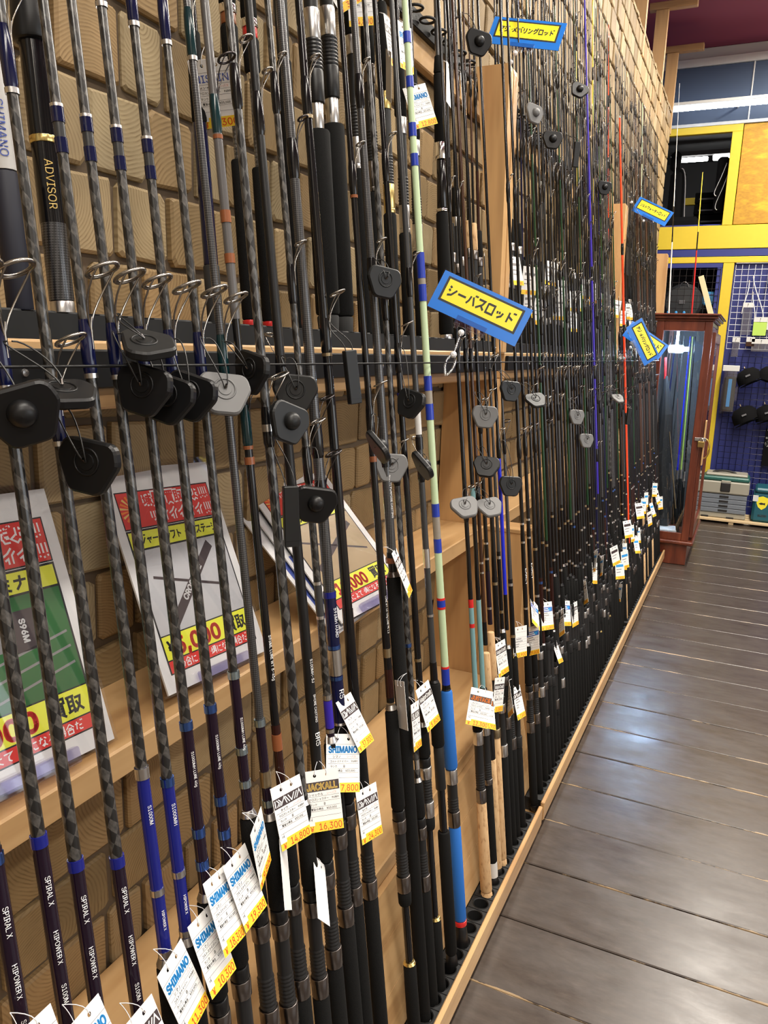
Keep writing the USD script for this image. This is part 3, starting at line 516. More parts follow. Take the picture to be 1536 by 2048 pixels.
def grip_spinning(top=.74, seat=(.43, .60), rr=.0138, fr=.0138, hood="gunmetal", cap="gloss_black", check="silver", foam="eva", seatm="seat_graphite", gap=False, barrel=True):
    """butt cap, rear grip, reel seat with hoods, fore grip and winding check, from the floor up"""
    s0, s1 = seat; it = [("butt_cap", .0, .022, rr * .80, rr * 1.0, "satin_black", .005)]
    if gap:   # split grip: foam only at the butt
        it += [("butt_grip", .022, .20, rr * 1.02, rr * .95, foam, .005), ("grip_ring", .20, .206, rr * .97, rr * .8, "gold", .001), ("handle_blank", .206, s0 - .03, .0075, .0075, cap), ("rear_grip", s0 - .03, s0, rr * .95, rr, foam, .004)]
    else: it += [("rear_grip", .022, s0, rr, rr * .98, foam, .004)]
    it += [("rear_hood", s0, s0 + .034, rr * 1.0, rr * 1.02, hood, .001)]
    mid = s0 + .034
    if barrel: it += [("ridged_barrel", mid, mid + .05, rr * .80, rr * .80, seatm)]; mid += .05
    it += [("reel_seat", mid, s1 - .034, rr * .78, rr * .80, seatm), ("front_hood", s1 - .034, s1 - .008, rr * .95, rr * 1.0, hood, .001), ("seat_nut", s1 - .008, s1 + .012, rr * .93, rr * .93, "satin_black", .002),
           ("fore_grip", s1 + .012, top - .004, fr, fr * .90, foam, .006), ("winding_check", top - .004, top + .006, fr * .86, fr * .62, check, .001)]
    return it
def rod_text(p, text, s, r, h, m="ink_white", phi=-.35, width=None):
    """lettering wrapped on a rod, reading down from the tip end"""
    v, f = latin(text, h, width); a = phi + v[:, 1] / r; q = r + .00025 + v[:, 2]
    put(p, "lettering", (np.stack([q * np.cos(a), q * np.sin(a), s - v[:, 0]], 1), f), m)
LOWK, LX, LZ = 0.113, -0.4655, 0.0545
def lower_place(y, dy=0.0, spin=0.0): return (LX + LOWK * 0.04, y, LZ), lean_axes(LOWK, dy, spin)
ROD = 0
def near_rod(y, label, top, butt_end, blank, butt, bands=(), rb=.0066, rt=.0035, length=2.45, hood="gunmetal", guides=(), gm="guide_metal", wrap="gloss_black", trim=None, grip=None, extra=(), spin=0.0, dy=0.0, texts=()):
    """one rod of the front row. z values here are heights in the room"""
    pos, ax = lower_place(y, dy, spin)
    t = thing("fishing_rod", label, "fishing rod", pos, ax)
    Z = lambda z: (z - LZ) * 1.0064
    L = Z(length)
    r_of = lambda s: rb + (rt - rb) * max(0, s - Z(butt_end)) / (L - Z(butt_end))
    it = list(grip if grip is not None else grip_spinning(top=Z(top), seat=(Z(top) - .33, Z(top) - .155), hood=hood))
    it += [("butt_section", Z(top), Z(butt_end), rb * 1.16, rb * 1.10, butt), ("blank", Z(butt_end), L, rb, rt, blank), ("tip_top", L, L + .01, rt * 1.1, rt * .5, "silver")]
    it += [("trim_ring", Z(a), Z(b), rr, rr, m) for a, b, rr, m in bands] + [(n_, Z(a), Z(b), r0, r1, m) for n_, a, b, r0, r1, m in extra]
    rod_parts(t, it, [(Z(z), R, ang) for z, R, ang in guides], r_of, gm, wrap, trim)
    for tx in texts: rod_text(t, tx[0], Z(tx[1]), tx[2], *tx[3:])
    return t
g = 0.35   # direction of the guides: out to the aisle, a little along the wall
BIG = .0165
def gset(z0, R0=BIG, n=4, step=.38, ang=g):
    o = []; z, R = z0, R0
    for q in range(n): o.append((z, R, ang + random.uniform(-.15, .15))); z += step; R *= .66; step *= .92
    return o
FER = [(1.626, 1.640, .0062, "gloss_navy"), (1.640, 1.654, .0056, "dark_grey_blank"), (1.654, 1.668, .0064, "gloss_navy"), (1.668, 1.671, .0065, "silver")]
SP = dict(blank="spiral_carbon", gm="guide_metal", wrap="gloss_navy", trim="silver")
bl = "near rod with spiral carbon blank"
near_rod(.418, "leftmost near rod, black butt with silver lettering, cut by the frame edge", .72, 1.0, butt="purple_black", bands=[(.985, .995, .0082, "blue_metal")] + FER, guides=gset(1.45), **SP, texts=[("SPIRAL X", 0.930, .0079, .0050), ("HIPOWER X", 0.870, .0080, .0046), ("S100M", 0.820, .0080, .0046)])
near_rod(.465, "second rod from the left edge, carbon blank over dark butt with blue ring", .72, .986, butt="purple_black", bands=[(.974, .986, .0081, "gloss_blue"), (.735, .748, .0083, "gloss_blue")] + FER, guides=gset(1.452), **SP, texts=[("SPIRAL X", 0.930, .0079, .0050), ("HIPOWER X", 0.870, .0080, .0046), ("S100M", 0.820, .0080, .0046)])
near_rod(.502, "third rod from the left edge, carbon blank over dark butt with blue ring", .705, .938, butt="purple_black", bands=[(.926, .938, .0081, "gloss_blue"), (.722, .735, .0083, "gloss_blue")] + FER, guides=gset(1.455), **SP, texts=[("SPIRAL X", 0.885, .0079, .0050), ("HIPOWER X", 0.825, .0080, .0046), ("S100M", 0.775, .0080, .0046)])
near_rod(.554, "fourth rod from the left edge, carbon blank, black tag hanging at its low ring guide", .68, .909, butt="purple_black", bands=[(.897, .909, .0081, "gloss_blue"), (.70, .712, .0083, "gloss_blue")], guides=[(1.40, .0145, g)] + gset(1.72, .0105, 3), **SP, texts=[("SPIRAL X", 0.860, .0079, .0050), ("HIPOWER X", 0.800, .0080, .0046), ("S100M", 0.750, .0080, .0046)])
near_rod(.605, "carbon rod with royal blue butt section left of its blue twin", .745, .985, butt="gloss_blue", bands=[(.972, .985, .0082, "silver"), (.83, .838, .0083, "silver"), (.752, .760, .0084, "silver")] + FER, guides=gset(1.464), **SP, texts=[("S1000M", .93, .0080, .0042), ("HIPOWER X", .80, .0080, .0032)])
near_rod(.642, "carbon rod with royal blue butt section right of its blue twin", .745, .954, butt="gloss_blue", bands=[(.944, .954, .0082, "blue_metal"), (.829, .837, .0083, "silver"), (.752, .760, .0084, "silver")] + FER, guides=gset(1.462), **SP, texts=[("S1000MH", .91, .0080, .0042), ("HIPOWER X", .795, .0080, .0032)])
near_rod(.684, "carbon rod with black butt and two bright blue rings, left of three alike", .775, 1.004, butt="purple_black", bands=[(.994, 1.004, .0082, "blue_metal"), (.855, .867, .0083, "blue_metal"), (.812, .824, .0084, "blue_metal")] + FER, guides=gset(1.46), **SP, texts=[("S1000MH LURE 40g", .945, .0078, .0034)])
near_rod(.731, "carbon rod with black butt and two bright blue rings, middle of three alike", .785, 1.006, butt="purple_black", bands=[(.996, 1.006, .0082, "blue_metal"), (.872, .884, .0083, "blue_metal"), (.826, .838, .0084, "blue_metal")] + FER, guides=gset(1.458), **SP, texts=[("S1000MH LURE 40g", .945, .0078, .0034)])
near_rod(.784, "carbon rod with black butt and two pale blue rings, right of three alike", .83, 1.03, butt="purple_black", bands=[(1.02, 1.03, .0080, "pale_blue_metal"), (.915, .925, .0081, "pale_blue_metal"), (.868, .878, .0082, "pale_blue_metal")], rb=.0062, guides=gset(1.457), **SP, texts=[("S1000MH LURE 40g", .945, .0078, .0034)])
near_rod(.830, "carbon rod with pale ring and gold label, beside the black copper-wrapped rod", .80, .944, blank="fine_carbon", butt="purple_black", bands=[(.934, .944, .0079, "pale_blue_metal"), (.815, .825, .008, "pale_blue_metal"), (.845, .868, .0080, "gold_dull")], rb=.0060, wrap="dark_teal", trim="silver", guides=gset(1.455, .0155))
near_rod(.866, "grey brown rod with copper thread wraps and maroon butt", .815, .92, blank="gloss_black", butt="maroon_black", bands=[(.882, .906, .0074, "copper_wrap"), (1.29, 1.30, .0071, "copper_wrap"), (1.60, 1.615, .0069, "copper_wrap"), (1.55, 1.562, .0069, "copper_wrap")], rb=.0060, rt=.004,
         extra=[("upper_blank", 1.48, 2.3, .0062, .0048, "grey_blank")], gm="guide_dark", wrap="dark_teal", trim="copper_wrap", guides=[(1.365, .0085, g), (1.755, .0115, g), (2.1, .006, g)], texts=[("S96ML LURE WT 8-45g", 1.02, .0071, .0042)])
near_rod(.917, "rod with bold braided carbon pattern down to its grip", .775, .785, blank="braid_carbon", butt="gloss_black", bands=[(1.33, 1.34, .0084, "silver")], rb=.0078, rt=.0042, gm="guide_metal", guides=[(1.36, .0145, 1.15), (1.80, .009, g), (2.05, .006, g)])
near_rod(.965, "matt black rod with pale model lettering above its grip", .79, .80, blank="satin_black", butt="satin_black", rb=.0086, rt=.0042, guides=[(1.43, .010, 2.6), (1.78, .0075, g), (2.05, .005, g)], texts=[("BRS", .855, .0097, .0085), ("SHORE CASTING", .905, .0097, .0040), ("S100MH-SJ", .965, .0096, .0046)])
near_rod(1.014, "slim carbon rod with grey sleeve and violet butt band", .83, .905, blank="spiral_carbon", butt="purple_black", bands=[(.897, .905, .0073, "silver"), (.842, .848, .0074, "silver"), (1.085, 1.09, .0066, "silver"), (1.03, 1.035, .0066, "silver")], rb=.0062, rt=.0036,
         extra=[("grey_sleeve", 1.035, 1.085, .0064, .0063, "dark_grey_blank"), ("violet_band", .85, .896, .0073, .0072, "violet")], guides=[(1.295, .0125, .9), (1.56, .009, g), (1.82, .006, g)])
near_rod(1.048, "thick woven carbon rod with navy butt and silver foil label", .845, 1.065, blank="fine_carbon", butt="gloss_navy", bands=[(1.055, 1.065, .0106, "gloss_blue"), (.97, .976, .0107, "blue_metal"), (.918, .924, .0108, "blue_metal"), (.926, .969, .01075, "silver")], rb=.0090, rt=.005, gm="guide_dark", guides=[(1.24, .0135, .9), (1.33, .012, 1.0), (1.74, .008, g)], texts=[("S96MH HARD", 1.015, .0109, .0055), ("RS", .895, .0109, .0095)])
near_rod(1.103, "glossy black rod with rectangular alarm box and maroon handle", .82, 1.02, blank="gloss_black", butt="gloss_black", bands=[(.935, .941, .0092, "gold_dull")], rb=.0084, rt=.0045, extra=[("maroon_sleeve", .80, .86, .0096, .0094, "maroon_black")], guides=[(1.488, .0125, g), (1.84, .008, g)], trim="gold_dull")
near_rod(1.240, "slim black rod with white side lettering and gold grip ring", .80, 1.04, blank="gloss_black", butt="gloss_black", rb=.0066, rt=.0036, bands=[(.888, .905, .0079, "gold_dull"), (1.25, 1.26, .0066, "copper_wrap")], extra=[("maroon_sleeve", .81, .865, .0079, .0078, "maroon_black")],
         grip=grip_spinning(.74, (.36, .52), .0135, .0135, hood="gunmetal", gap=True), guides=[(1.345, .0125, g), (1.75, .008, g)], trim="copper_wrap", texts=[("LURE WT 10-50g LINE PE 1.2", .97, .0079, .0036)])
near_rod(1.290, "thick carbon rod with long black foam handle and metal collar", 1.06, 1.075, blank="fine_carbon", butt="satin_black", rb=.0088, rt=.0048, bands=[(1.235, 1.255, .0104, "gloss_black"), (1.055, 1.065, .0125, "copper_wrap")],
         grip=[("butt_cap", 0, .03, .0135, .0150, "satin_black", .005), ("rear_grip", .03, .98, .0140, .0135, "eva", .004), ("winding_check", .98, .99, .0125, .009, "gunmetal", .001), ("handle_top", .99, 1.02, .0085, .0084, "gloss_black")], guides=[(1.60, .009, g), (1.9, .006, g)], texts=[("MULTI PURPOSE CASTING", 1.18, .0094, .0045)])
near_rod(1.335, "spiral patterned rod half behind the long foam handle", .60, .72, blank="braid_carbon", butt="braid_carbon", rb=.0066, rt=.0038, bands=[(.875, .882, .0072, "blue_metal"), (.62, .64, .0078, "chrome")], grip=grip_spinning(.545, (.30, .45), .0132, .0125), guides=[(1.245, .009, g), (1.55, .0065, g)])
near_rod(1.379, "black rod with slim brown butt, third left of the blue grip rod", .66, .72, blank="gloss_black", butt="brown_blank", rb=.0070, rt=.0038, bands=[(.83, .836, .0079, "gold_dull"), (1.36, 1.366, .0070, "gloss_blue")], grip=grip_spinning(.645, (.44, .56), .0135, .0135, hood="silver", gap=True), guides=[(1.455, .0115, .5), (1.8, .0075, g)])
near_rod(1.456, "grey blank rod with black split grip, just left of the blue grip rod", .76, .80, blank="dark_grey_blank", butt="gloss_black", rb=.0070, rt=.0042, bands=[(1.005, 1.045, .0073, "silver"), (.9, .905, .0078, "silver"), (1.28, 1.33, .0068, "silver_white"), (1.25, 1.275, .0078, "gloss_black")],
         grip=[("butt_cap", 0, .06, .0175, .0125, "satin_black", .008), ("rear_grip", .06, .36, .0135, .0135, "eva", .003), ("handle_blank", .36, .46, .0085, .0085, "gloss_black"), ("reel_seat", .46, .56, .0115, .0110, "seat_graphite", .002), ("fore_grip", .56, .705, .0140, .0130, "eva", .005), ("winding_check", .705, .712, .011, .008, "satin_black", .001)], guides=[(1.235, .0105, 2.2), (1.6, .0075, g)])
U = []
for a, b in ((1.590, 1.640), (1.545, 1.578), (1.365, 1.395), (1.305, 1.338), (1.10, 1.128), (1.022, 1.052), (1.86, 1.885), (1.805, 1.828), (1.95, 1.97), (2.03, 2.05)): U.append((a, b, .0085 if a < 1.7 else .0079, "band_blue"))
for a, b in ((1.578, 1.590), (1.338, 1.365), (1.052, 1.10)): U.append((a, b, .0081, "band_grey"))
for a, b, m in ((.902, .917, "band_blue"), (.897, .902, "red_gloss"), (.917, .922, "red_gloss"), (.725, .762, "band_blue"), (.762, .767, "red_gloss")): U.append((a, b, .0092, m))
near_rod(1.522, "pale green rod with blue bands and bright blue foam grips", .715, .725, blank="pale_green", butt="gloss_black", rb=.0085, rt=.0058, length=2.6, bands=U,
         grip=[("butt_knob", 0, .085, .0195, .0140, "satin_black", .010), ("red_ring", .085, .097, .0152, .0152, "red_gloss", .001), ("rear_grip", .097, .335, .0148, .0142, "blue_foam", .004), ("rear_hood", .335, .372, .0142, .0142, "gunmetal", .001), ("ridged_barrel", .372, .405, .0115, .0115, "seat_graphite"), ("reel_seat", .405, .44, .0118, .0118, "seat_graphite"),
               ("front_hood", .44, .475, .0138, .0138, "silver", .001), ("fore_grip", .475, .662, .0152, .0132, "blue_foam", .006), ("winding_check", .662, .667, .0105, .0095, "satin_black", .001)], guides=[])
# cork and teal group in front of the first divider
for i, (yy, lab, tl) in enumerate([(1.712, "slim rod with pale teal wrap, red bands and cork butt, left of the teal pair", [(.845, .865, "red_gloss"), (.795, .805, "red_gloss"), (.665, .675, "red_gloss")]), (1.768, "slim rod with pale teal wrap and black rear grip, right of the teal pair", [(1.10, 1.125, "teal_wrap")])]):
    gr = [("butt_grip", 0, .045, .0185, .0150, "cork", .008), ("rear_grip", .045, .29, .0152, .0125, "cork", .003)] if i == 0 else [("butt_cap", 0, .05, .0165, .0140, "satin_black", .008), ("grey_band", .05, .09, .0140, .0135, "silver_white"), ("rear_grip", .09, .31, .0135, .012, "eva", .004)]
    gr += [("rear_hood", .29 + .02 * i, .325, .0130, .0130, "gunmetal", .001), ("ridged_barrel", .325, .37, .0105, .0105, "seat_graphite"), ("reel_seat", .37, .445, .0112, .0110, "seat_graphite"), ("front_hood", .445, .48, .0128, .0128, "silver", .001), ("fore_grip", .48, .57, .0128, .0105, "eva", .004)]
    near_rod(yy, lab, .62, .848, blank="gloss_black", butt="teal_wrap", rb=.0056, rt=.0030, bands=[(a, b, .0064, m) for a, b, m in tl], grip=gr, guides=[(1.105, .0080, .9), (1.45, .006, g), (1.8, .004, g)])
near_rod(1.805, "slim dark rod with cork handle behind the double tags", .72, .78, blank="brown_blank", butt="gloss_black", rb=.0052, rt=.003, bands=[(.93, .935, .0058, "silver"), (.905, .91, .0058, "silver")], grip=[("butt_grip", 0, .05, .0155, .013, "satin_black", .006), ("rear_grip", .05, .36, .0138, .0122, "cork", .003), ("reel_seat", .36, .50, .011, .011, "gloss_black", .002), ("front_hood", .50, .53, .0128, .0128, "silver", .001), ("fore_grip", .53, .65, .0125, .010, "cork", .004)], guides=[(1.12, .007, g), (1.45, .005, g)])
near_rod(1.850, "slim dark rod with long cork handle, next to the first divider", .76, .90, blank="gloss_black", butt="purple_black", rb=.0054, rt=.003, bands=[(.97, .975, .0062, "silver"), (.93, .935, .0062, "silver"), (.80, .806, .0064, "silver")], grip=[("butt_grip", 0, .05, .0150, .0130, "cork", .006), ("rear_grip", .05, .40, .0132, .0122, "cork", .003), ("grip_ring", .40, .425, .0135, .0135, "gold_dull", .001), ("reel_seat", .425, .56, .011, .011, "seat_graphite", .002), ("fore_grip", .56, .69, .0125, .010, "cork", .004)], guides=[(1.30, .009, .9), (1.6, .006, g)])
near_rod(1.992, "black handled rod with vivid blue lower blank", .70, .80, blank="gloss_black", butt="gloss_black", rb=.0050, rt=.0030, length=2.3, extra=[("blue_sleeve", .80, 1.20, .0053, .0051, "bright_blue")], grip=grip_spinning(.60, (.30, .44), .0125, .0115), guides=[(1.22, .007, .8), (1.5, .005, g)])

# prototypes for the dense rows: each is also the first rod of its kind
FAR_KINDS = [("gloss_black", "gloss_black", "eva", "black foam gripped rod", .60), ("satin_black", "satin_black", "eva", "matt black rod", .52), ("dark_grey_blank", "gloss_black", "eva", "dark grey rod", .66),
             ("gloss_black", "maroon_black", "eva", "maroon butted black rod", .48), ("brown_blank", "gloss_black", "cork", "cork handled brown rod", .50), ("fine_carbon", "gloss_black", "eva", "carbon weave rod", .56),
             ("braid_carbon", "gloss_black", "eva", "bold braided rod", .62), ("gloss_navy", "gloss_navy", "eva", "navy rod", .55), ("green_blank", "gloss_black", "eva", "dark green rod", .58)]
PROTO = {}
def far_rod(kind, y, label, group, dy, spin, upper=False, short=False):
    pos, ax = lower_place(y, dy, spin) if not upper else ((-.7325, y, 1.456), lean_axes(.085, dy, spin))
    key = (kind, upper, short)
    if key in PROTO: return copy_of(PROTO[key], "fishing_rod", label, "fishing rod", pos, ax, group)
    r_ = random.Random(100 + kind + 50 * upper + 25 * short)
    t = thing("fishing_rod", label, "fishing rod", pos, ax, group)
    blank, butt, foam, _, top = FAR_KINDS[kind]
    if not upper:
        rb = .0050 + r_.random() * .0021; L = 2.1 + r_.random() * .9 if not short else 1.45 + r_.random() * .3; rt = .0015
        it = grip_spinning(top, (top - .28, top - .12), .0118 + r_.random() * .002, .0118, hood=r_.choice(["gunmetal", "gunmetal", "silver", "seat_graphite"]), foam=foam, check=r_.choice(["silver", "gold", "satin_black", "gunmetal"]), gap=(kind in (3, 7)), barrel=False)
        it += [("butt_section", top, top + .22, rb * 1.15, rb * 1.08, butt), ("trim_ring", top + .20, top + .208, rb * 1.2, rb * 1.2, r_.choice(["silver", "gold_dull", "blue_metal"])), ("trim_ring", top + .05, top + .058, rb * 1.25, rb * 1.25, r_.choice(["silver", "gold_dull", "silver"])), ("blank", top + .22, L, rb, rt, blank), ("tip_top", L, L + .008, rt * 1.2, rt * .6, "silver")]
        gs = []; z, R, st = 1.12 + r_.random() * .25, .0125 - .004 * r_.random(), .36
        while z < L - .1: gs.append((z, max(R, .003), g + r_.uniform(-.2, .9))); z += st; st *= .9; R *= .68
        r_of = lambda s: rb + (rt - rb) * max(0, s - top - .22) / (L - top - .22)
    else:
        rb = .0030 + r_.random() * .0010; L = 1.55 + r_.random() * .45; rt = .0008; top = .30 + r_.random() * .12
        it = [("butt_cap", 0, .018, .0110, .0125, "satin_black", .004), ("rear_grip", .018, top - .22, .0122, .0118, foam, .004), ("rear_hood", top - .22, top - .195, .0122, .0122, r_.choice(["silver", "gunmetal", "gunmetal"]), .001), ("reel_seat", top - .195, top - .10, .0098, .0098, "seat_graphite"), ("front_hood", top - .10, top - .075, .0120, .0120, r_.choice(["silver", "gunmetal"]), .001), ("fore_grip", top - .075, top, .0115, .0095, foam, .004),
              ("butt_section", top, top + .16, rb * 1.15, rb * 1.08, butt), ("blank", top + .16, L, rb, rt, blank), ("tip_top", L, L + .006, rt * 1.3, rt * .6, "silver")]
        gs = []; z, R, st = top + .38, .0075, .36
        while z < L - .05: gs.append((z, max(R, .0022), g + r_.uniform(-.3, .9))); z += st; st *= .92; R *= .55
        r_of = lambda s: rb + (rt - rb) * max(0, s - top - .16) / (L - top - .16)
    rod_parts(t, it, gs, r_of, "guide_metal" if kind % 2 == 0 and not upper else "guide_dark", "gloss_black", None, 10)
    PROTO[key] = t
    return t
rr = random.Random(21)
SPECIAL = {}
ORD = ["first", "second", "third", "fourth", "fifth", "sixth", "seventh", "eighth", "ninth", "tenth", "eleventh", "twelfth", "thirteenth", "fourteenth", "fifteenth", "sixteenth", "seventeenth", "eighteenth", "nineteenth", "twentieth"] + [f"twenty-{q}" for q in ("first", "second", "third", "fourth", "fifth", "sixth", "seventh", "eighth", "ninth")] + ["thirtieth"]
NTH = {}
def nth(*key): NTH[key] = NTH.get(key, 0) + 1; return ORD[NTH[key] - 1]
def zone(y): return "nearest bay" if y < 2.3 else "middle bay" if y < 4.5 else "far bay"
def kind_pick(): return rr.choices(range(9), weights=[26, 18, 12, 10, 7, 9, 4, 6, 4])[0]
yy = 1.905
while yy < 5.70:
    if not (1.97 < yy < 2.015) and not (2.07 < yy < 2.29) and not (3.37 < yy < 3.43) and not (4.22 < yy < 4.30) and not (3.985 < yy < 4.03):
        k = kind_pick(); lab = FAR_KINDS[k][3]
        far_rod(k, yy, f"{lab}, {nth(k, zone(yy), 0)} from the left in the floor row, {zone(yy)}", f"{lab} in the floor row, {zone(yy)}", rr.uniform(-.004, .004), rr.uniform(-.5, .9), False, yy < 2.34 or 4.02 < yy < 4.62)
    yy += 0.047
near_rod(3.40, "black handled rod with violet blank in the dense far row", .60, .86, blank="violet", butt="satin_black", rb=.0065, rt=.0032, length=2.9, grip=grip_spinning(.53, (.26, .40), .0125, .0115), guides=[(1.05, .009, .8), (1.4, .006, g), (1.8, .004, g)])
near_rod(4.26, "vivid orange red rod in the far row before the middle divider", .46, .56, blank="orange_red", butt="orange_red", rb=.0085, rt=.0045, length=2.6, grip=grip_spinning(.38, (.16, .29), .0125, .0115), guides=[(1.15, .009, .8), (1.6, .006, g), (2.0, .004, g)])
for yy, lab in ((2.190, "black rod with slanted white name lettering, left of its twin"), (2.258, "black rod with slanted white name lettering, right of its twin")):
    near_rod(yy, lab, .62, .93, blank="gloss_black", butt="gloss_black", rb=.0058, rt=.003, bands=[(.90, .906, .0069, "silver"), (.70, .706, .0069, "silver"), (.955, .961, .0064, "silver")], grip=grip_spinning(.54, (.26, .40), .0128, .0120), guides=[(1.2, .009, .9), (1.55, .006, g), (1.9, .004, g)], texts=[("EARLY", .80, .0069, .0085, "ink_white", -.2, .05)])
# upper row
def upper_rod(y, label, items, guides=(), L=2.0, rb=.006, rt=.002, top=.5, blank="gloss_black", dy=0.0, k=.085, wrap="gloss_black", gm="guide_metal", texts=()):
    t = thing("fishing_rod", label, "fishing rod", (-.7325, y, 1.456), lean_axes(k, dy))
    it = list(items) + [("blank", top, L, rb, rt, blank), ("tip_top", L, L + .008, rt * 1.3, rt * .6, "silver")]
    rod_parts(t, it, guides, lambda s: rb + (rt - rb) * max(0, s - top) / (L - top), gm, wrap)
    for tx in texts: rod_text(t, *tx)
    return t
def fat_grip(r, z1, sr=.0155, foam="eva", hood="silver", collar=None):
    """long surf grip, sliding reel seat and fore grip"""
    it = [("butt_cap", 0, .05, r * .80, r * .92, "grey_foam", .004)] if collar is None else collar
    return it + [("rear_grip", it[-1][2], z1, r, r * .98, foam, .005), ("lower_collar", z1, z1 + .045, sr * .8, sr * .8, hood, .001), ("seat_nut", z1 + .045, z1 + .10, sr * 1.02, sr * 1.05, "satin_black", .002), ("ridged_barrel", z1 + .10, z1 + .15, sr, sr, "satin_black"), ("front_hood", z1 + .15, z1 + .20, sr * .95, sr * .95, hood, .002), ("reel_seat", z1 + .20, z1 + .34, sr * .82, sr * .80, "seat_graphite"), ("upper_hood", z1 + .34, z1 + .40, sr, sr * .98, "satin_black", .002), ("fore_grip", z1 + .40, z1 + .60, r * .95, r * .8, foam, .006)]
upper_rod(.626, "white and silver pole with navy grip at the left edge of the upper row", [("butt_cap", 0, .02, .0125, .0135, "satin_black", .004), ("rear_grip", .02, .165, .0140, .0136, "navy_foam", .003), ("white_sleeve", .165, .285, .0138, .0130, "silver_white"), ("pink_sleeve", .285, .36, .0130, .0124, "white_gloss"), ("upper_sleeve", .36, .5, .0124, .010, "gloss_navy")], rb=.010, rt=.004, blank="gloss_navy", texts=[("SHIMANO", .205, .0137, .0085, "ink_navy", -.5)])
upper_rod(.685, "thick glossy black telescopic pole with gold rings, left in the upper row", [("butt_cap", 0, .035, .0138, .0138, "silver", .002), ("ridged_grip", .035, .12, .0142, .0142, "fine_carbon"), ("handle", .12, .205, .0145, .0145, "gloss_black"), ("gold_ring", .205, .213, .0158, .0158, "gold", .001), ("upper_handle", .213, .31, .0155, .0150, "gloss_black"), ("reel_clamp", .31, .36, .0215, .0190, "satin_black", .004), ("reel_foot", .36, .50, .0125, .0120, "gloss_black")], rb=.011, rt=.004, texts=[("ADVISOR", .160, .0146, .0085, "ink_gold", -.6)])
upper_rod(.972, "navy topped rod with grey foam butt behind the near carbon rods", [("butt_grip", 0, .105, .0118, .0118, "grey_foam", .003), ("navy_sleeve", .105, .30, .0105, .010, "gloss_navy"), ("fore_grip", .30, .42, .0105, .010, "eva", .003)], rb=.008, rt=.003, top=.42)
for yy, lab, cm in ((1.062, "black foam rod with red and chrome butt ring, left of the red pair", "chrome"), (1.118, "black foam rod with red butt ring, right of the red pair", "red_metal")):
    upper_rod(yy, lab, [("butt_ring", 0, .020, .0118, .0118, cm, .001), ("red_band", .020, .030, .0122, .0122, "red_gloss", .001), ("rear_grip", .030, .27, .0122, .0118, "eva", .003), ("handle_blank", .27, .40, .0062, .0062, "silver_carbon"), ("winding_check", .40, .41, .0095, .0095, "chrome", .001), ("fore_grip", .41, .46, .0125, .0130, "eva", .004), ("red_nut" if cm != "chrome" else "copper_nut", .46, .475, .0115, .0115, "red_gloss" if cm != "chrome" else "copper_wrap", .001), ("front_hood", .475, .487, .0132, .0132, "chrome", .001), ("upper_grip", .487, .58, .0128, .0110, "eva", .004), ("reel_seat", .58, .74, .0120, .0115, "satin_black", .003)], rb=.0065, rt=.002, top=.74)
upper_rod(1.215, "slim black handled rod just left of the two fattest grips", [("butt_cap", 0, .02, .0125, .0130, "satin_black", .003), ("rear_grip", .02, .46, .0130, .0122, "eva", .004), ("reel_seat", .46, .60, .0105, .0115, "grey_foam", .004), ("seat_nut", .60, .68, .0125, .0125, "satin_black", .002), ("fore_grip", .68, .85, .0120, .0110, "eva", .004)], rb=.007, rt=.003, top=.85)
upper_rod(1.318, "fat black foam surf rod with sliding reel seat, left of the fat pair", fat_grip(.0225, .375), rb=.009, rt=.003, top=.975)
upper_rod(1.378, "fat black foam surf rod with silver hoods, right of the fat pair", fat_grip(.0215, .40), rb=.009, rt=.003, top=1.0)
for i, (yy, lab, hd) in enumerate([(1.475, "black foam rod with silver reel seat rings right of the fat pair", "silver"), (1.545, "black foam rod half hidden behind the carbon rods, upper row", "gunmetal"), (1.62, "black foam rod with amber ring behind the white tags", "gold"), (1.70, "dark seat rod behind the pale green rod", "silver"), (1.775, "black foam rod with bulb fore grip right of the pale green rod", "silver")]):
    upper_rod(yy, lab, [("butt_cap", 0, .02, .013, .0145, "satin_black", .004), ("rear_grip", .02, .34 - .03 * i, .0150 - .0006 * i, .0140, "eva", .004), ("grip_ring", .34 - .03 * i, .35 - .03 * i, .0125, .0125, hd, .001), ("rear_hood", .35 - .03 * i, .40 - .03 * i, .0125, .0125, hd, .001), ("ridged_barrel", .40 - .03 * i, .46 - .03 * i, .011, .011, "seat_graphite"), ("reel_seat", .46 - .03 * i, .55 - .03 * i, .011, .011, "seat_graphite"), ("front_hood", .55 - .03 * i, .585 - .03 * i, .0128, .0128, hd, .001), ("fore_grip", .585 - .03 * i, .78 - .04 * i, .0138, .0115, "eva", .006)], rb=.006, rt=.002, top=.78 - .04 * i, guides=[(1.0, .006, g)])
upper_rod(1.945, "stout black handled rod with pale grip ring at the end of the nearest bay", [("butt_cap", 0, .018, .0165, .0170, "satin_black", .003), ("silver_ring", .018, .032, .0168, .0160, "silver", .001), ("rear_grip", .032, .335, .0185, .0165, "eva", .005), ("check", .335, .343, .0160, .0150, "chrome", .001), ("reel_seat", .343, .46, .0135, .0110, "gloss_black", .003), ("rear_hood", .46, .50, .0150, .0150, "chrome", .001), ("fore_grip", .50, .66, .0150, .0120, "eva", .004), ("upper_grip", .66, .70, .0118, .0085, "eva", .003)], rb=.0065, rt=.002, top=.70, blank="fine_carbon")
yy = 2.0
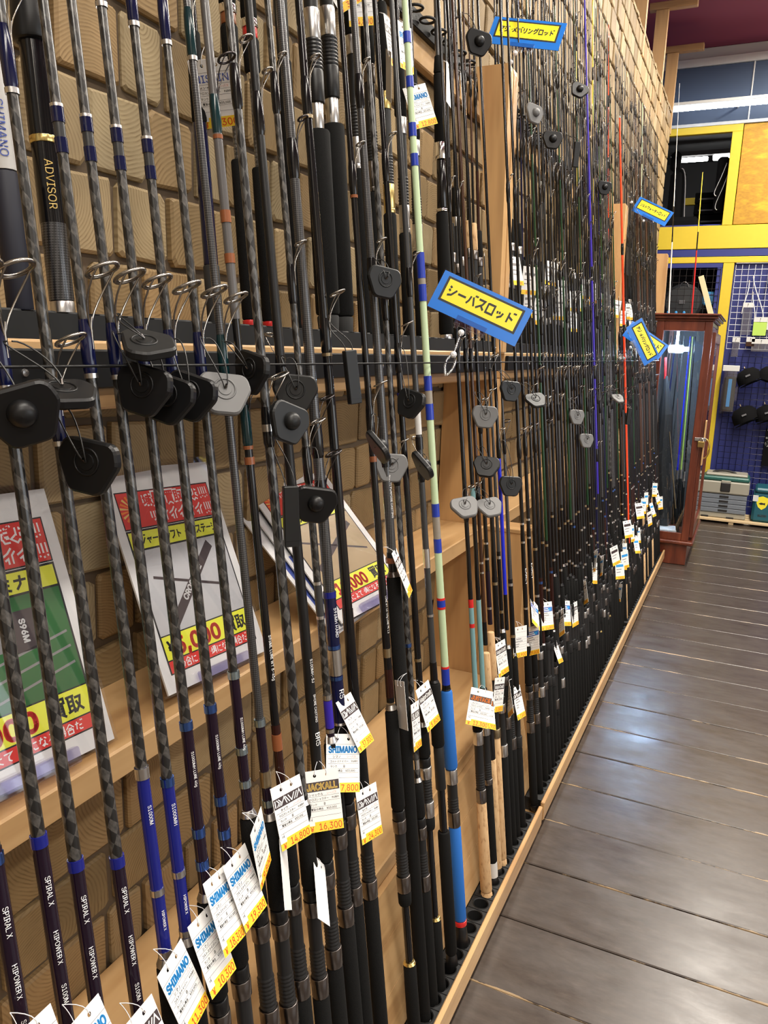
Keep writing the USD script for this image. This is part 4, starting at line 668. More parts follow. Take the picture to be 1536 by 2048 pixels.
while yy < 6.95:
    if not (2.28 < yy < 2.41) and not (4.48 < yy < 4.61) and not (6.68 < yy < 6.80) and yy < 6.68:
        k = kind_pick() if rr.random() < .72 else 2
        lab = FAR_KINDS[k][3]
        far_rod(k, yy, f"{lab}, {nth(k, zone(yy), 1)} from the left in the upper row, {zone(yy)}", f"{lab} in the upper row, {zone(yy)}", rr.uniform(-.012, .012), rr.uniform(-.5, .9), True)
    yy += 0.047
for yy, m, lab in ((3.602, "yellow_blank", "bright yellow thin blank high in the middle of the upper row"), (3.985, "yellow_blank", "amber yellow thin blank right of the violet rod, upper row"), (5.74, "pale_green", "pale green thin blank in the far upper row"), (4.42, "orange_red", "slim red blank just before the middle wedge post")):
    upper_rod(yy, lab, [("butt_cap", 0, .018, .0110, .0125, "satin_black", .004), ("rear_grip", .018, .16, .0120, .0115, "eva", .004), ("reel_seat", .16, .27, .0098, .0098, "seat_graphite"), ("fore_grip", .27, .34, .0115, .0095, "eva", .004)], rb=.0046, rt=.0022, top=.34, blank=m, L=1.9, guides=[(.7, .007, g), (1.0, .005, g), (1.3, .004, g)])

# ================================================================== PRICE TAGS
WC, HC = .055, .089
_card = sbox(-WC / 2, -HC / 2, WC / 2, HC / 2).difference(unary_union([Point(-.0095, .0365).buffer(.0024, 5), Point(.0095, .0365).buffer(.0024, 5)]))
CARD = extrude(_card, .0006)
BRAND = {"SHIMANO": (None, "ink_blue", "SHIMANO"), "DAIWA": ("ink_brown", "ink_white", "DAIWA"), "JACKALL": ("ink_brown", "ink_gold", "JACKALL"), "JUSTACE": ("ink_brown", "ink_orange", "JUSTACE"), "MajorCraft": ("ink_brown", "ink_white", "MajorCraft"), "SLASH": ("ink_brown", "ink_white", "SLASH"), "WAVES": ("ink_navy", "ink_white", None), "PLAIN": (None, "ink_grey", None), "NISSIN": (None, "ink_navy", "NISSIN")}
HEAD = {"SHIMANO": "blue lettered", "DAIWA": "slant lettered", "JACKALL": "gold lettered", "JUSTACE": "orange lettered", "MajorCraft": "white script", "SLASH": "dark banded", "WAVES": "navy wave", "PLAIN": "plain", "NISSIN": "thin blue lettered"}
FACING = {("JACKALL", "16,300"): (.55, -.72, .40), ("SHIMANO", "17,800"): (.60, -.62, .50), ("JUSTACE", "12,300"): (.45, -.72, .52), ("SHIMANO", "12,800"): (.62, -.75, .15), ("DAIWA", "3,200"): (.6, -.7, .1), ("SHIMANO", "10,300"): (.90, .12, .40)}
def price_tag(brand, price, x, y, z, rx, ry, rz, label, near, group):
    p_ = A([x, y, z]); p_ = p_ + (A([0, 0, 1.45]) - p_) / np.linalg.norm(A([0, 0, 1.45]) - p_) * (.034 if brand == 'JUSTACE' else .018)
    t = thing("price_tag", label, "price tag", p_, frame(FACING[brand, price], rotvec((rx, ry, rz))[1]) if (brand, price) in FACING else rotvec((rx, ry, rz)), group)
    put(t, "card", CARD, "card_white"); Z = .0006
    for s in (-1, 1):
        put(t, "tie_loop", tube(bez((s * .0095, .0365, .0014), (s * .0095, .047, .004), (s * .004, .054, -.006), (0, .057, -.016), n=6), .0005, 4), "wire_white")
    if brand == "back": return t
    band, ink, txt = BRAND[brand]
    if band: put(t, "header_band", flat(-WC / 2 + .001, WC / 2 - .001, .0135, .0275, Z), band)
    else: put(t, "header_rules", join(flat(-WC / 2, WC / 2, .0280, .0284, Z), flat(-WC / 2, WC / 2, .0128, .0132, Z)), "ink_grey")
    if txt and brand == "DAIWA":   # slanted bars of the wordmark
        st = [LineString(q).buffer(.62, cap_style=2, join_style=2) for q in ([(0, 0), (0, 10)], [(2, 10), (5, 5), (2, 0)], [(4.5, 10), (7.5, 5), (4.5, 0)], [(7, 0), (12, 10), (14.5, 0)], [(13.5, 10), (18, 0)], [(17, 10), (21, 0)], [(20.5, 0), (25, 10)], [(24, 0), (28.5, 10)], [(27, 0), (31.5, 10), (34, 0)])]
        u = affinity.translate(unary_union(st), -17, -5); u = affinity.scale(u, .00142, .00098, origin=(0, 0)); put(t, "logo", at(extrude(u, .0002), 0, .0205, Z + .0002), ink)
    elif txt: put(t, "logo", at(latin(txt, .0095 if brand not in ("MajorCraft",) else .008, .047, brand != "NISSIN"), 0, .0204, Z + .0002), ink)
    elif brand == "WAVES":
        put(t, "wave_mark", at(extrude(Polygon([(-.004, -.005), (.02, -.005), (.024, .006), (.015, .003), (.012, .006), (.007, .001)]), .0002), 0, .0205, Z + .0002), "ink_blue")
        put(t, "logo", join(flat(-.022, .008, .0215, .0245, Z + .0003), flat(-.018, .012, .016, .019, Z + .0003)), ink)
    put(t, "table_lines", join(*[flat(-WC / 2 + .003, WC / 2 - .002, yy, yy + .00035, Z) for yy in (.0062, -.0012, -.0088, -.0150, -.0225)], flat(-WC / 2 + .008, -WC / 2 + .0084, -.0285, -.0225, Z)), "ink_grey")
    if near:
        put(t, "fine_print", join(at(glyphs({"SHIMANO": "シマノ", "DAIWA": "タイワ" if "ワ" in G else "タイウ", "JACKALL": "シャッカル" if "カ" in G else "シャックル"}.get(brand, "メシャー"), .0042, 1.0), -.010, .0094, Z), at(glyphs("コルトスナイバー" if brand == "SHIMANO" else "クロスキャスター" if "キ" in G else "クロスシャスター", .0036, .9), -.006, .0024, Z), at(latin("96MH", .0028), .019, .0024, Z), at(glyphs("ランク", .0036, .9), -.015, -.0052, Z), at(latin("B", .0036), .002, -.0052, Z), at(glyphs("買取の場合", .0036, .9), -.010, -.0120, Z), at(latin("\u00a533,000", .0028), .012, -.0120, Z), at(latin("14", .0024), -.021, -.0262, Z)), "ink_black")
        put(t, "red_print", at(glyphs("シーバス", .0036, 1.1), .014, .0094, Z), "ink_pink")
    else:
        put(t, "fine_print", join(flat(-.016, .004, .008, .0102, Z), flat(-.020, .010, .001, .003, Z), flat(-.018, -.004, -.0065, -.0045, Z), flat(-.019, -.006, -.0130, -.0110, Z)), "ink_grey")
    put(t, "price_strip", flat(-WC / 2 + (.012 if near else 0), WC / 2, -HC / 2, -.0300, Z), "ink_yellow")
    if near: put(t, "strip_corner", flat(-WC / 2, -WC / 2 + .012, -HC / 2, -.0350, Z), "ink_yellow")
    if price: put(t, "price_digits", join(at(latin(price, .0094, .0345), .0078, -.0374, Z + .0002), at(latin("\u00a5", .0078), -.0205, -.0395, Z + .0002)), "price_red")
    return t
TAGS = [["SHIMANO","11,300",-0.514,0.605,0.716,0.92,1.02,1.57],["SHIMANO","10,300",-0.517,0.662,0.725,0.75,0.98,1.45],["SHIMANO","18,300",-0.52,0.691,0.757,0.66,1.08,1.4],["SHIMANO","19,300",-0.521,0.737,0.758,0.87,0.99,1.44],["SHIMANO","9,800",-0.525,0.779,0.787,3.92,4.81,5.96],["DAIWA","14,800",-0.527,0.858,0.795,1.1,0.81,1.1],["JACKALL","16,300",-0.525,0.949,0.764,1.33,-0.37,0.08],["SHIMANO","17,800",-0.529,1.020,0.79,0.82,-0.53,0.32],["DAIWA","37,800",-0.534,1.07,0.838,0.72,0.84,1.42],["DAIWA","24,300",-0.515,1.096,0.66,1.03,0.91,1.08],["back","",-0.518,0.83,0.715,0.3,1.45,1.13],["back","",-0.51,0.921,0.629,0.18,1.28,0.91],["DAIWA","15,800",-0.558,1.301,1.035,0.77,1.08,1.6],["back","",-0.531,1.259,0.789,1.32,-0.88,-0.36],["MajorCraft","5,800",-0.525,1.385,0.735,1.04,0.86,1.31],["SLASH","4,800",-0.523,1.319,0.721,0.84,1.25,1.22],["JUSTACE","12,300",-0.512,1.705,0.596,0.72,-0.23,0.13],["JUSTACE","11,900",-0.508,1.762,0.565,0.66,0.87,0.77],["MajorCraft","4,800",-0.518,1.901,0.653,1.14,0.91,1.14],["MajorCraft","3,800",-0.509,1.861,0.567,1.04,1.1,0.91],["PLAIN","8,800",-0.504,1.953,0.516,1.01,-1.21,-0.22],["DAIWA","7,800",-0.499,2.044,0.47,0.93,0.93,1.15],["PLAIN","3,900",-0.517,2.082,0.637,1.25,0.8,0.85],["WAVES","29,800",-0.513,2.219,0.595,1.0,-0.66,-0.08],["WAVES","14,800",-0.516,2.404,0.616,1.15,0.69,0.83],["WAVES","",-0.521,2.259,0.666,0.43,1.08,0.69],["MajorCraft","6,800",-0.507,2.604,0.529,0.97,-1.08,-0.26],["WAVES","13,800",-0.508,2.682,0.542,0.99,0.85,0.85],["MajorCraft","6,300",-0.503,2.829,0.494,1.16,0.94,1.1],["DAIWA","8,800",-0.499,2.53,0.458,0.74,0.94,1.23],["DAIWA","5,800",-0.507,3.022,0.523,1.07,-1.08,-0.29],["SHIMANO","9,300",-0.516,3.248,0.597,1.09,-0.95,-0.58],["DAIWA","7,300",-0.51,3.235,0.55,1.04,0.98,0.9],["SHIMANO","9,800",-0.509,3.392,0.54,1.0,-1.03,-0.5],["SHIMANO","12,800",-0.502,4.01,0.467,1.17,0.73,0.83],["SHIMANO","6,800",-0.482,3.875,0.291,1.2,-0.85,-0.6],["SHIMANO","8,300",-0.495,4.045,0.411,1.09,0.84,0.85],["DAIWA","8,300",-0.497,4.459,0.417,1.06,0.83,0.84],["SHIMANO","9,900",-0.499,4.588,0.436,1.16,0.74,0.84],["NISSIN","6,300",-0.74,0.984,1.795,2.15,0.45,0.46],["DAIWA","4,800",-0.74,1.425,2.082,1.77,0.76,0.95],["DAIWA","3,200",-0.74,1.344,2.076,2.49,0.28,-0.44],["SHIMANO","12,800",-0.74,1.727,1.977,2.05,-0.18,-0.83],["SHIMANO","4,800",-0.74,1.638,2.066,1.21,1.03,1.18],["DAIWA","9,800",-0.74,1.563,2.052,1.12,1.14,1.42],["back","",-0.74,1.559,1.989,1.73,-0.48,-1.03],["back","",-0.74,1.896,2.068,1.08,1.27,1.3],["DAIWA","7,800",-0.74,1.998,2.077,1.2,1.18,1.52]]
TAGS += [["SHIMANO", "12,300", -.5105, .470, .755, .86, .95, 1.48], ["PLAIN", "9,300", -.516, .412, .790, .86, .95, 1.40], ["DAIWA", "13,300", -.504, .537, .700, .86, .95, 1.45]]
WHERE = ["lowest at the frame's bottom edge", "second from the bottom, curled", "overlapping its neighbour on the right", "rightmost of the overlapping four", "turned edge-on beside a black grip", "left of the tag with gold letters", "between two dark handles", "above the gold lettered tag", "highest and most tilted over the shelf", "hanging over bare wood",
         "narrow blank back, left of the gold ringed rod", "blank back beside the gold ringed rod", "on the long foam handle", "blank back behind the long foam handle", "left of the blue grip rod", "half hidden left of the blue grip rod", "on the teal wrapped pair, in front", "on the teal wrapped pair, behind", "above the cork handles", "folded against the cork handles",
         "seen nearly edge-on right of the cork handles", "lowest right of the cork handles", "left one of a joined pair", "right one of a joined pair", "above the joined pair", "bent tag left above the joined pair", "third right of the joined pair", "highest of the five after the divider", "last of the five after the divider", "lowest of the V shaped two",
         "near middle of the dense row", "upper one of a far cluster of three", "left one of a far cluster of three", "right one of a far cluster of three", "above a stout far grip", "low in the dense far row", "beneath the tag above a stout far grip", "second last toward the cabinet", "last toward the cabinet",
         "on the upper row behind the grey rod", "at the frame's top edge, right one", "at the frame's top edge, left one", "upper row beside the pale green rod", "upper row left of the pale green rod", "upper row, folded narrow one", "upper row, blank narrow back", "upper row, blank back by the stout handle", "upper row, last before the first wedge post", "cut by the frame edge, middle of three", "cut by the frame edge, leftmost", "cut by the frame edge, right of three"]
for i, (br, pr, x, y, z, a, b, c) in enumerate(TAGS):
    lab = (f"blank white back of price tag, {WHERE[i].replace('blank back', 'seen').replace('narrow seen', 'narrow').replace('blank narrow back', 'narrow one')}" if br == "back" else f"{HEAD[br]} price tag {pr or 'without price'}, {WHERE[i]}")
    price_tag(br, pr, x, y, z, a, b, c, lab, i < 20 or 39 <= i <= 43 or i > 47, "price tags in the lower row" if i < 39 or i > 47 else "price tags in the upper row")
# smaller tags among the far upper rods and along the far floor row
rt_ = random.Random(5)
k = 0
for q in range(26):
    y_ = 2.45 + q * .125 + rt_.uniform(-.04, .04)
    if 4.45 < y_ < 4.62: continue
    k += 1; zz = 1.62 + rt_.uniform(-.05, .12); xx = -.722 + rt_.uniform(0, .02)
    n = A([rt_.uniform(.5, 1), rt_.uniform(-.8, -.2), rt_.uniform(-.1, .3)]); X, Y, Zn = frame(n, (rt_.uniform(-.1, .1), rt_.uniform(-.15, .15), 1))
    t = thing("price_tag", f"small price tag number {k} from the left among the far upper rods".replace(f"number {k}", ["first", "second", "third", "fourth", "fifth", "sixth", "seventh", "eighth", "ninth", "tenth", "eleventh", "twelfth", "thirteenth", "fourteenth", "fifteenth", "sixteenth", "seventeenth", "eighteenth", "nineteenth", "twentieth", "twenty-first", "twenty-second", "twenty-third", "twenty-fourth", "twenty-fifth", "twenty-sixth"][k - 1]), "price tag", (xx, y_, zz), (X, Y, Zn), "price tags among the far upper rods")
    put(t, "card", CARD, "card_white"); put(t, "price_strip", flat(-WC / 2, WC / 2, -HC / 2, -.03, .0006), "ink_yellow"); put(t, "fine_print", join(flat(-.02, .02, .016, .024, .0006), flat(-.02, .01, .001, .004, .0006), flat(-.02, .004, -.012, -.009, .0006)), "ink_grey")
    put(t, "price_digits", at(latin("8,800", .0085, .03), .004, -.0375, .0008), "ink_red")
    put(t, "tie_loop", tube([(0, .036, .001), (0, .05, -.004), (0, .055, -.02)], .0005, 4), "wire_white")

for q in range(14):
    y_ = 3.62 + q * .148 + rt_.uniform(-.03, .03); zz = .50 + rt_.uniform(-.10, .12)
    X, Y, Zn = frame(A([rt_.uniform(.6, 1), rt_.uniform(-.6, -.1), rt_.uniform(.05, .35)]), (rt_.uniform(-.2, .2), rt_.uniform(-.2, .2), 1))
    t = thing("price_tag", f"small price tag low in the far floor row, {ORD[q]} from the left", "price tag", (-.465 - .113 * (zz - .1) + .030, y_, zz), (X, Y, Zn), "small price tags low in the far floor row")
    put(t, "card", CARD, "card_white"); put(t, "price_strip", flat(-WC / 2, WC / 2, -HC / 2, -.03, .0006), "ink_yellow"); put(t, "header", flat(-.022, .022, .014, .026, .0006), "ink_blue" if q % 3 else "ink_brown"); put(t, "fine_print", join(flat(-.02, .01, .001, .004, .0006), flat(-.02, .004, -.012, -.009, .0006)), "ink_grey")
    put(t, "price_digits", at(latin("9,800", .0085, .03), .004, -.0375, .0008), "price_red"); put(t, "tie_loop", tube([(0, .036, .001), (0, .05, -.004), (0, .055, -.02)], .0005, 4), "wire_white")

# ================================================================== ALARM TAGS
_out = Polygon([(-.0185, .011), (.0185, .011), (.0205, .004), (.010, -.0175), (-.010, -.0175), (-.0205, .004)]).buffer(.012, 5)
TAGBODY = slab(_out, .0105, .0022)
def hard_tag(label, pos, n, u, m, att, dome=False, group="round alarm tags"):
    ax = frame(n, u); t = thing("alarm_tag", label, "alarm tag", pos, ax, group)
    put(t, "body", TAGBODY, m); zf = .0105
    if dome: put(t, "dome", lathe([(.0125, zf), (.0118, zf + .004), (.0095, zf + .008), (.0055, zf + .0105), (.0001, zf + .0112)], 18), m)
    else:
        put(t, "ring", moved(torus(.0128, .0013, 22, 5), None, (0, .002, zf)), m); put(t, "lock_disc", moved(lathe([(.0085, zf), (.0080, zf + .0009)], 18), None, (0, .002, 0)), m)
        put(t, "back_dome", lathe([(.0001, -.0105), (.006, -.0095), (.0105, -.006), (.0125, 0)], 16), m)
    R = A(ax); a = R @ (A(att) - A(pos)); c0 = A([0, .002, zf + .002 if not dome else 0.004])
    out = .012 if not dome else -.012
    for s in (-1, 1):
        side = A([s * .016, .02, 0])
        put(t, "cable", tube(bez(c0 + A([s * .001, 0, 0]), c0 + A([s * .006, .012, out]), a + side + A([0, -.01, .004]), a + A([s * .002, 0, .005]), n=10), .00085, 5), "cable")
    put(t, "pin_sleeve", tube([c0, c0 + A([.0006, .0035, out * .35])], .0014, 6), "gunmetal")
    return t
def box_tag(label, pos, n, u, att):
    ax = frame(n, u); t = thing("alarm_tag", label, "alarm tag", pos, ax, "rectangular alarm tags")
    put(t, "body", bx(-.0105, .0105, -.042, .042, 0, .012, .0012), "tag_dark"); put(t, "lid_line", bx(-.0108, .0108, -.034, -.0335, .001, .0122), "tag_black")
    a = A(ax) @ (A(att) - A(pos))
    for s in (-1, 1): put(t, "cable", tube(bez((s * .006, .041, .006), (s * .008, .062, .008), a + A([s * .008, -.02, .005]), a, n=9), .0009, 5), "cable")
px = lambda z: LX - LOWK * (z - .095)
HT = [("black alarm tag with dome at the left frame edge, large and near", (-.560, .472, 1.388), (.75, -.60, -.20), (-.35, -.1, 1), "tag_black", .465, 1.44, True),
      ("flat lying black alarm tag second from the left", (-.572, .527, 1.395), (.28, -.12, .95), (-.9, .35, .3), "tag_black", .505, 1.44, False),
      ("low black alarm tag between third and fourth carbon rods", (-.568, .556, 1.332), (.20, -1, .05), (.12, .1, 1), "tag_black", .554, 1.385, False),
      ("flat lying charcoal alarm tag highest in the left group", (-.578, .646, 1.440), (.30, -.25, .92), (-.6, -.75, .1), "tag_dark", .648, 1.47, False),
      ("black alarm tag first of the three leaning together", (-.582, .650, 1.400), (.18, -1, .15), (.2, .1, 1), "tag_black", .642, 1.455, False),
      ("black alarm tag middle of the three leaning together", (-.581, .686, 1.389), (.18, -1, .15), (.25, .1, 1), "tag_black", .684, 1.452, False),
      ("black alarm tag last of the three leaning together", (-.581, .725, 1.390), (.18, -1, .12), (.25, .1, 1), "tag_black", .731, 1.452, False),
      ("light grey alarm tag facing the aisle beside three black ones", (-.581, .782, 1.389), (.72, -.58, .45), (-.15, .25, 1), "tag_grey", .784, 1.452, False),
      ("black alarm tag seen edge-on over the holder rail", (-.584, .854, 1.415), (-.30, -.95, .10), (.2, 0, 1), "tag_black", .83, 1.45, False),
      ("charcoal alarm tag with dome facing the aisle, below the rail", (-.560, .893, 1.349), (.96, -.32, .12), (.1, .35, 1), "tag_dark", .917, 1.36, True),
      ("dark alarm tag half behind two rods below the rail", (-.592, .965, 1.385), (.62, -.78, .08), (0, .1, 1), "tag_dark", .965, 1.43, False),
      ("black alarm tag with dome low in front of the woven rod", (-.555, .962, 1.228), (.66, -.74, -.08), (.1, .1, 1), "tag_black", 1.014, 1.30, True),
      ("dark alarm tag above the rail on the thick carbon rod", (-.600, 1.265, 1.562), (.78, -.60, .10), (.1, .1, 1), "tag_dark", 1.29, 1.60, False),
      ("tilted dark alarm tag left of the thick carbon rod", (-.565, 1.184, 1.281), (.60, .62, .50), (.3, -.6, .7), "tag_dark", 1.24, 1.33, True),
      ("tilted dark alarm tag left of the pale green rod", (-.560, 1.376, 1.226), (.60, .62, .50), (.3, -.6, .7), "tag_dark", 1.456, 1.235, True),
      ("dark alarm tag turned away right of the spiral rod", (-.572, 1.351, 1.350), (-.25, -.92, .25), (.2, 0, 1), "tag_dark", 1.379, 1.45, False),
      ("grey alarm tag half behind the spiral rod", (-.590, 1.300, 1.235), (.62, -.74, .2), (0, .1, 1), "tag_grey", 1.335, 1.25, False),
      ("black alarm tag left of the upper blue sign", (-.666, 1.876, 2.146), (.66, -.74, -.05), (.1, .1, 1), "tag_black", 1.85, 2.2, True),
      ("grey alarm tag tipped upward, left of two above the teal wraps", (-.545, 1.605, 1.109), (.40, -.55, .72), (-.45, .3, .75), "tag_grey", 1.712, 1.13, False),
      ("grey alarm tag tipped upward, right of two above the teal wraps", (-.542, 1.781, 1.079), (.40, -.55, .72), (-.45, .3, .75), "tag_grey", 1.768, 1.12, False),
      ("grey alarm tag upright left of the first divider", (-.570, 1.789, 1.298), (.55, -.80, .2), (0, .1, 1), "tag_grey", 1.805, 1.35, False),
      ("charcoal alarm tag beside the first divider below the rail", (-.576, 2.009, 1.351), (.75, -.6, .1), (0, .1, 1), "tag_dark", 1.992, 1.40, False),
      ("black alarm tag behind the two tipped grey ones", (-.557, 1.790, 1.177), (.2, -.8, .5), (0, .3, 1), "tag_black", 1.805, 1.22, False),
      ("dark alarm tag right of the two tipped grey ones", (-.549, 1.979, 1.105), (.6, -.75, .2), (0, .1, 1), "tag_dark", 1.992, 1.22, False),
      ("black alarm tag high above the first wedge post's right side", (-.655, 2.582, 2.101), (.5, -.85, .1), (0, .1, 1), "tag_black", 2.58, 2.16, True),
      ("boxy black alarm tag highest in the middle bay", (-.680, 3.018, 2.367), (.4, -.85, .3), (.3, .5, 1), "tag_black", 3.02, 2.43, True),
      ("grey alarm tag right of the first wedge post top", (-.655, 2.345, 2.115), (.85, -.5, .1), (0, .1, 1), "tag_grey", 2.43, 2.17, True),
      ("small black alarm tag left of the middle wedge post", (-.660, 3.526, 2.136), (.6, -.8, .0), (0, .1, 1), "tag_black", 3.53, 2.19, True),
      ("dark tipped alarm tag first in the dense middle row", (-.566, 2.250, 1.312), (.4, -.55, .75), (-.45, .3, .75), "tag_dark", 2.22, 1.36, False),
      ("pale grey alarm tag upright in the dense middle row", (-.560, 2.831, 1.230), (.75, -.65, .2), (0, .1, 1), "tag_grey", 2.83, 1.29, False),
      ("pale grey alarm tag lowest in the dense middle row", (-.550, 3.000, 1.130), (.75, -.65, .2), (0, .1, 1), "tag_grey", 3.0, 1.19, False),
      ("grey tipped alarm tag left of the orange red rod", (-.560, 3.757, 1.251), (.5, -.4, .75), (-.45, .3, .75), "tag_grey", 3.76, 1.31, False)]
for lab, p, n, u, m, ay, az, dm in HT: hard_tag(lab, p, n, u, m, (px(az) + .008, ay, az), dm)
box_tag("slim rectangular black alarm box hanging across the rail", (-.580, 1.113, 1.402), (.80, -.50, .05), (-.14, -.06, 1), (px(1.488) + .008, 1.103, 1.488))
box_tag("slim rectangular charcoal alarm box in front of the posters", (-.556, .897, 1.219), (.70, -.70, .05), (-.05, .02, 1), (px(1.33) + .006, .917, 1.33))
box_tag("slim rectangular alarm box right of the highest boxy tag", (-.664, 2.967, 2.141), (.6, -.8, .0), (0, .05, 1), (px(2.22), 2.97, 2.22))
box_tag("slim rectangular alarm box on the orange red rod", (-.550, 4.10, 1.150), (.6, -.8, .0), (0, .05, 1), (px(1.23), 4.1, 1.23))

# ================================================================== SIGN CARDS ON CLIPS
def sign(label, text, pos, rv, anchor, th=.030):
    ax = rotvec(rv); t = thing("sign_card", label, "sign", pos, ax, "blue and yellow rack signs")
    put(t, "card", bx(-.106, .106, -.044, .044, -.0012, 0), "sign_blue"); put(t, "black_border", flat(-.092, .092, -.021, .036, 0, .0003), "ink_black"); put(t, "yellow_panel", flat(-.087, .087, -.0165, .0315, .0003, .0002), "sign_yellow")
    put(t, "lettering", at(fit(glyphs(text, th, 1.75, 1.04), .160, True), 0, .0075, .0006), "ink_black")
    put(t, "laminate_edge", bx(-.1085, .1085, -.0465, .0465, -.0010, -.0004), "acrylic")
    put(t, "clip_bar", bx(-.036, .036, -.056, -.034, -.004, .004, .001), "clear_clip")
    for q in (-.028, 0, .028): put(t, "clip_tooth", bx(q - .005, q + .005, -.062, -.050, -.005, .005, .001), "clear_clip")
    a = A(ax) @ (A(anchor) - A(pos)); b = A([-.012, -.066, 0])
    ball = lambda c, r: moved(lathe([(.0001, -r), (r * .7, -r * .7), (r, 0), (r * .7, r * .7), (.0001, r)], 12), None, c)
    put(t, "ball_joint", ball(b, .0075), "wire_white"); put(t, "arm", tube([b, b * .5 + a * .5, a], .0032, 8), "clear_clip"); put(t, "ball_joint", ball(a, .0075), "wire_white")
    d = (a - b) / np.linalg.norm(a - b); sd = np.cross(d, [0, 0, 1.0]); sd /= np.linalg.norm(sd)
    for s in (-1, 1): put(t, "spring_jaw", tube(bez(a, a + d * .012 + sd * s * .016, a + d * .04 + sd * s * .010, a + d * .055 + sd * s * .001, n=7), .0030, 6), "clear_clip")
sign("tilted blue and yellow sign at the rail, largest of the signs", "シーバスロッド", (-.557, 1.672, 1.541), (1.238, .466, -.085), (-.590, 1.610, 1.440), .0265)
sign("blue and yellow sign clipped atop the first wedge post", "アジ・メバリングロッド", (-.700, 2.379, 2.339), (1.166, .213, -.029), (-.735, 2.36, 2.262), .0190)
sign("small far sign atop the middle wedge post", "ソルトウォーターロッド", (-.613, 4.75, 2.235), (1.25, .35, -.36), (-.70, 4.56, 2.255), .0190)
sign("steeply hanging sign on the far rail, front one of two", "アジ・メバリングロッド", (-.500, 4.002, 1.515), (1.137, 1.159, -.300), (-.60, 4.00, 1.435), .0190)
sign("sign half hidden behind the steeply hanging one on the far rail", "シーバスロッド", (-.500, 4.085, 1.525), (1.20, .60, -.20), (-.60, 4.12, 1.435), .0265)

# ================================================================== POSTERS IN SLEEVES ON THE MIDDLE SHELF
def poster(label, pos, ax, photo, name, price, rodtxt):
    t = thing("poster", label, "poster", pos, ax, "posters in clear sleeves on the middle shelf"); W2, H2 = .125, .176
    put(t, "sheet", bx(-W2, W2, -H2, H2, -.003, 0), "paper_white")
    put(t, "header_border", flat(-.108, .108, .078, .139, 0), "ink_black"); put(t, "header_banner", flat(-.106, .106, .080, .137, .0002), "ink_red")
    for q in range(9):
        a0 = math.pi * .5 + q * .33
        put(t, "sunburst_ray", at(extrude(Polygon([(0, 0), (.028 * math.cos(a0), .024 * math.sin(a0)), (.028 * math.cos(a0 + .16), .024 * math.sin(a0 + .16))]), .0002), -.078, .109, .0004), "ink_orange" if q % 2 else "ink_gold")
    for tx, yy, xx, h in (("域最 買取だよ!!", .1225, .022, .0205), (" リイイイイイ!!", .0945, .022, .0215)):
        put(t, "header_outline", at(glyphs(tx, h, 4.0, .98), xx, yy, .0004), "ink_white"); put(t, "header_letters", at(glyphs(tx, h, 1.5, .98), xx, yy, .0007), "ink_red")
    put(t, "content_border", flat(-.108, .108, -.150, .077, 0), "ink_black"); put(t, "name_band", flat(-.105, .105, .047, .074, .0002), "ink_lemon")
    put(t, "name_letters", at(fit(glyphs(name, .0155 if len(name) > 9 else .021, 1.5, 1.0), .196), 0, .0605, .0005), "ink_black")
    put(t, "photo", flat(-.105, .105, -.090, .044, .0002), photo)
    if photo == "photo_grey":
        for a0, w, m in ((.70, .0085, "ink_brown"), (-.26, .0022, "ink_brown")):
            put(t, "printed_rod", at(extrude(sbox(-.085, -w, .085, w), .0002), 0, -.022, .0004 + (.0001 if w > .005 else 0), a0), m)
        put(t, "printed_letters", at(latin(rodtxt, .010, None, True), -.002, -.022, .0007, .70), "ink_white")
    elif photo == "leaf_green":
        for q, yy in enumerate((-.032, -.052, -.074)): put(t, "printed_rod", at(extrude(sbox(-.1, -.0016, .1, .0016), .0002), 0, yy, .0004, .16), "ink_grey")
        put(t, "printed_badge", flat(-.06, .018, -.020, .018, .0004), "ink_grey"); put(t, "printed_badge", flat(.022, .058, -.026, .026, .0004), "ink_brown")
        put(t, "printed_letters", join(at(latin("S", .022, None, True), -.01, -.002, .0007), at(latin(rodtxt, .008, None, True), .040, .0, .0007, -1.57)), "ink_white")
    else:
        for a0, w in ((.42, .006), (-.34, .0022)): put(t, "printed_rod", at(extrude(sbox(-.095, -w, .095, w), .0002), 0, -.022, .0004, a0), "ink_brown")
    put(t, "price_band", flat(-.105, .105, -.128, -.092, .0002), "ink_lemon")
    put(t, "price_digits", at(latin(price, .024, .105, True), -.028, -.111, .0005), "ink_red"); put(t, "price_mark", at(latin("\u00a5", .017, None, True), -.091, -.109, .0005), "ink_black")
    put(t, "price_letters", at(glyphs("買取", .025, 1.3, 1.0), .068, -.110, .0005), "ink_black")
    put(t, "note_strip", flat(-.105, .105, -.148, -.130, .0002), "ink_red"); put(t, "note_letters", at(glyphs("の合によて、場になる場合だ".replace("、", "・"), .0135, 1.2, 1.0), 0, -.139, .0005), "ink_white")
    put(t, "sleeve_front", bx(-.1275, .1275, -.179, .186, .0018, .0030), "acrylic"); put(t, "sleeve_back", bx(-.1275, .1275, -.179, .186, -.0062, -.0048), "acrylic")
    put(t, "sleeve_foot", bx(-.060, .060, -.181, -.160, .0032, .0160, .002), "sleeve_foot")
PX = (A([.026, .998, -.057]), A([-.410, .063, .910]), A([.912, 0, .411]))
pax = frame(PX[2], PX[1])
poster("poster with grey photo and yellow price band, middle one of three", (-.797, .976, 1.088), pax, "photo_grey", "メジャークラフト クロステージ", "5,000", "CROSTAGE")
pax1 = frame((.94, -.05, .36), (-.36, .05, .93))
poster("poster with green photo at the left frame edge", (-.797, .612, 1.088), pax1, "leaf_green", "ロッドルミナ", "8,000", "S96M")
pax3 = frame((.70, -.12, .70), (-.70, .06, .70))
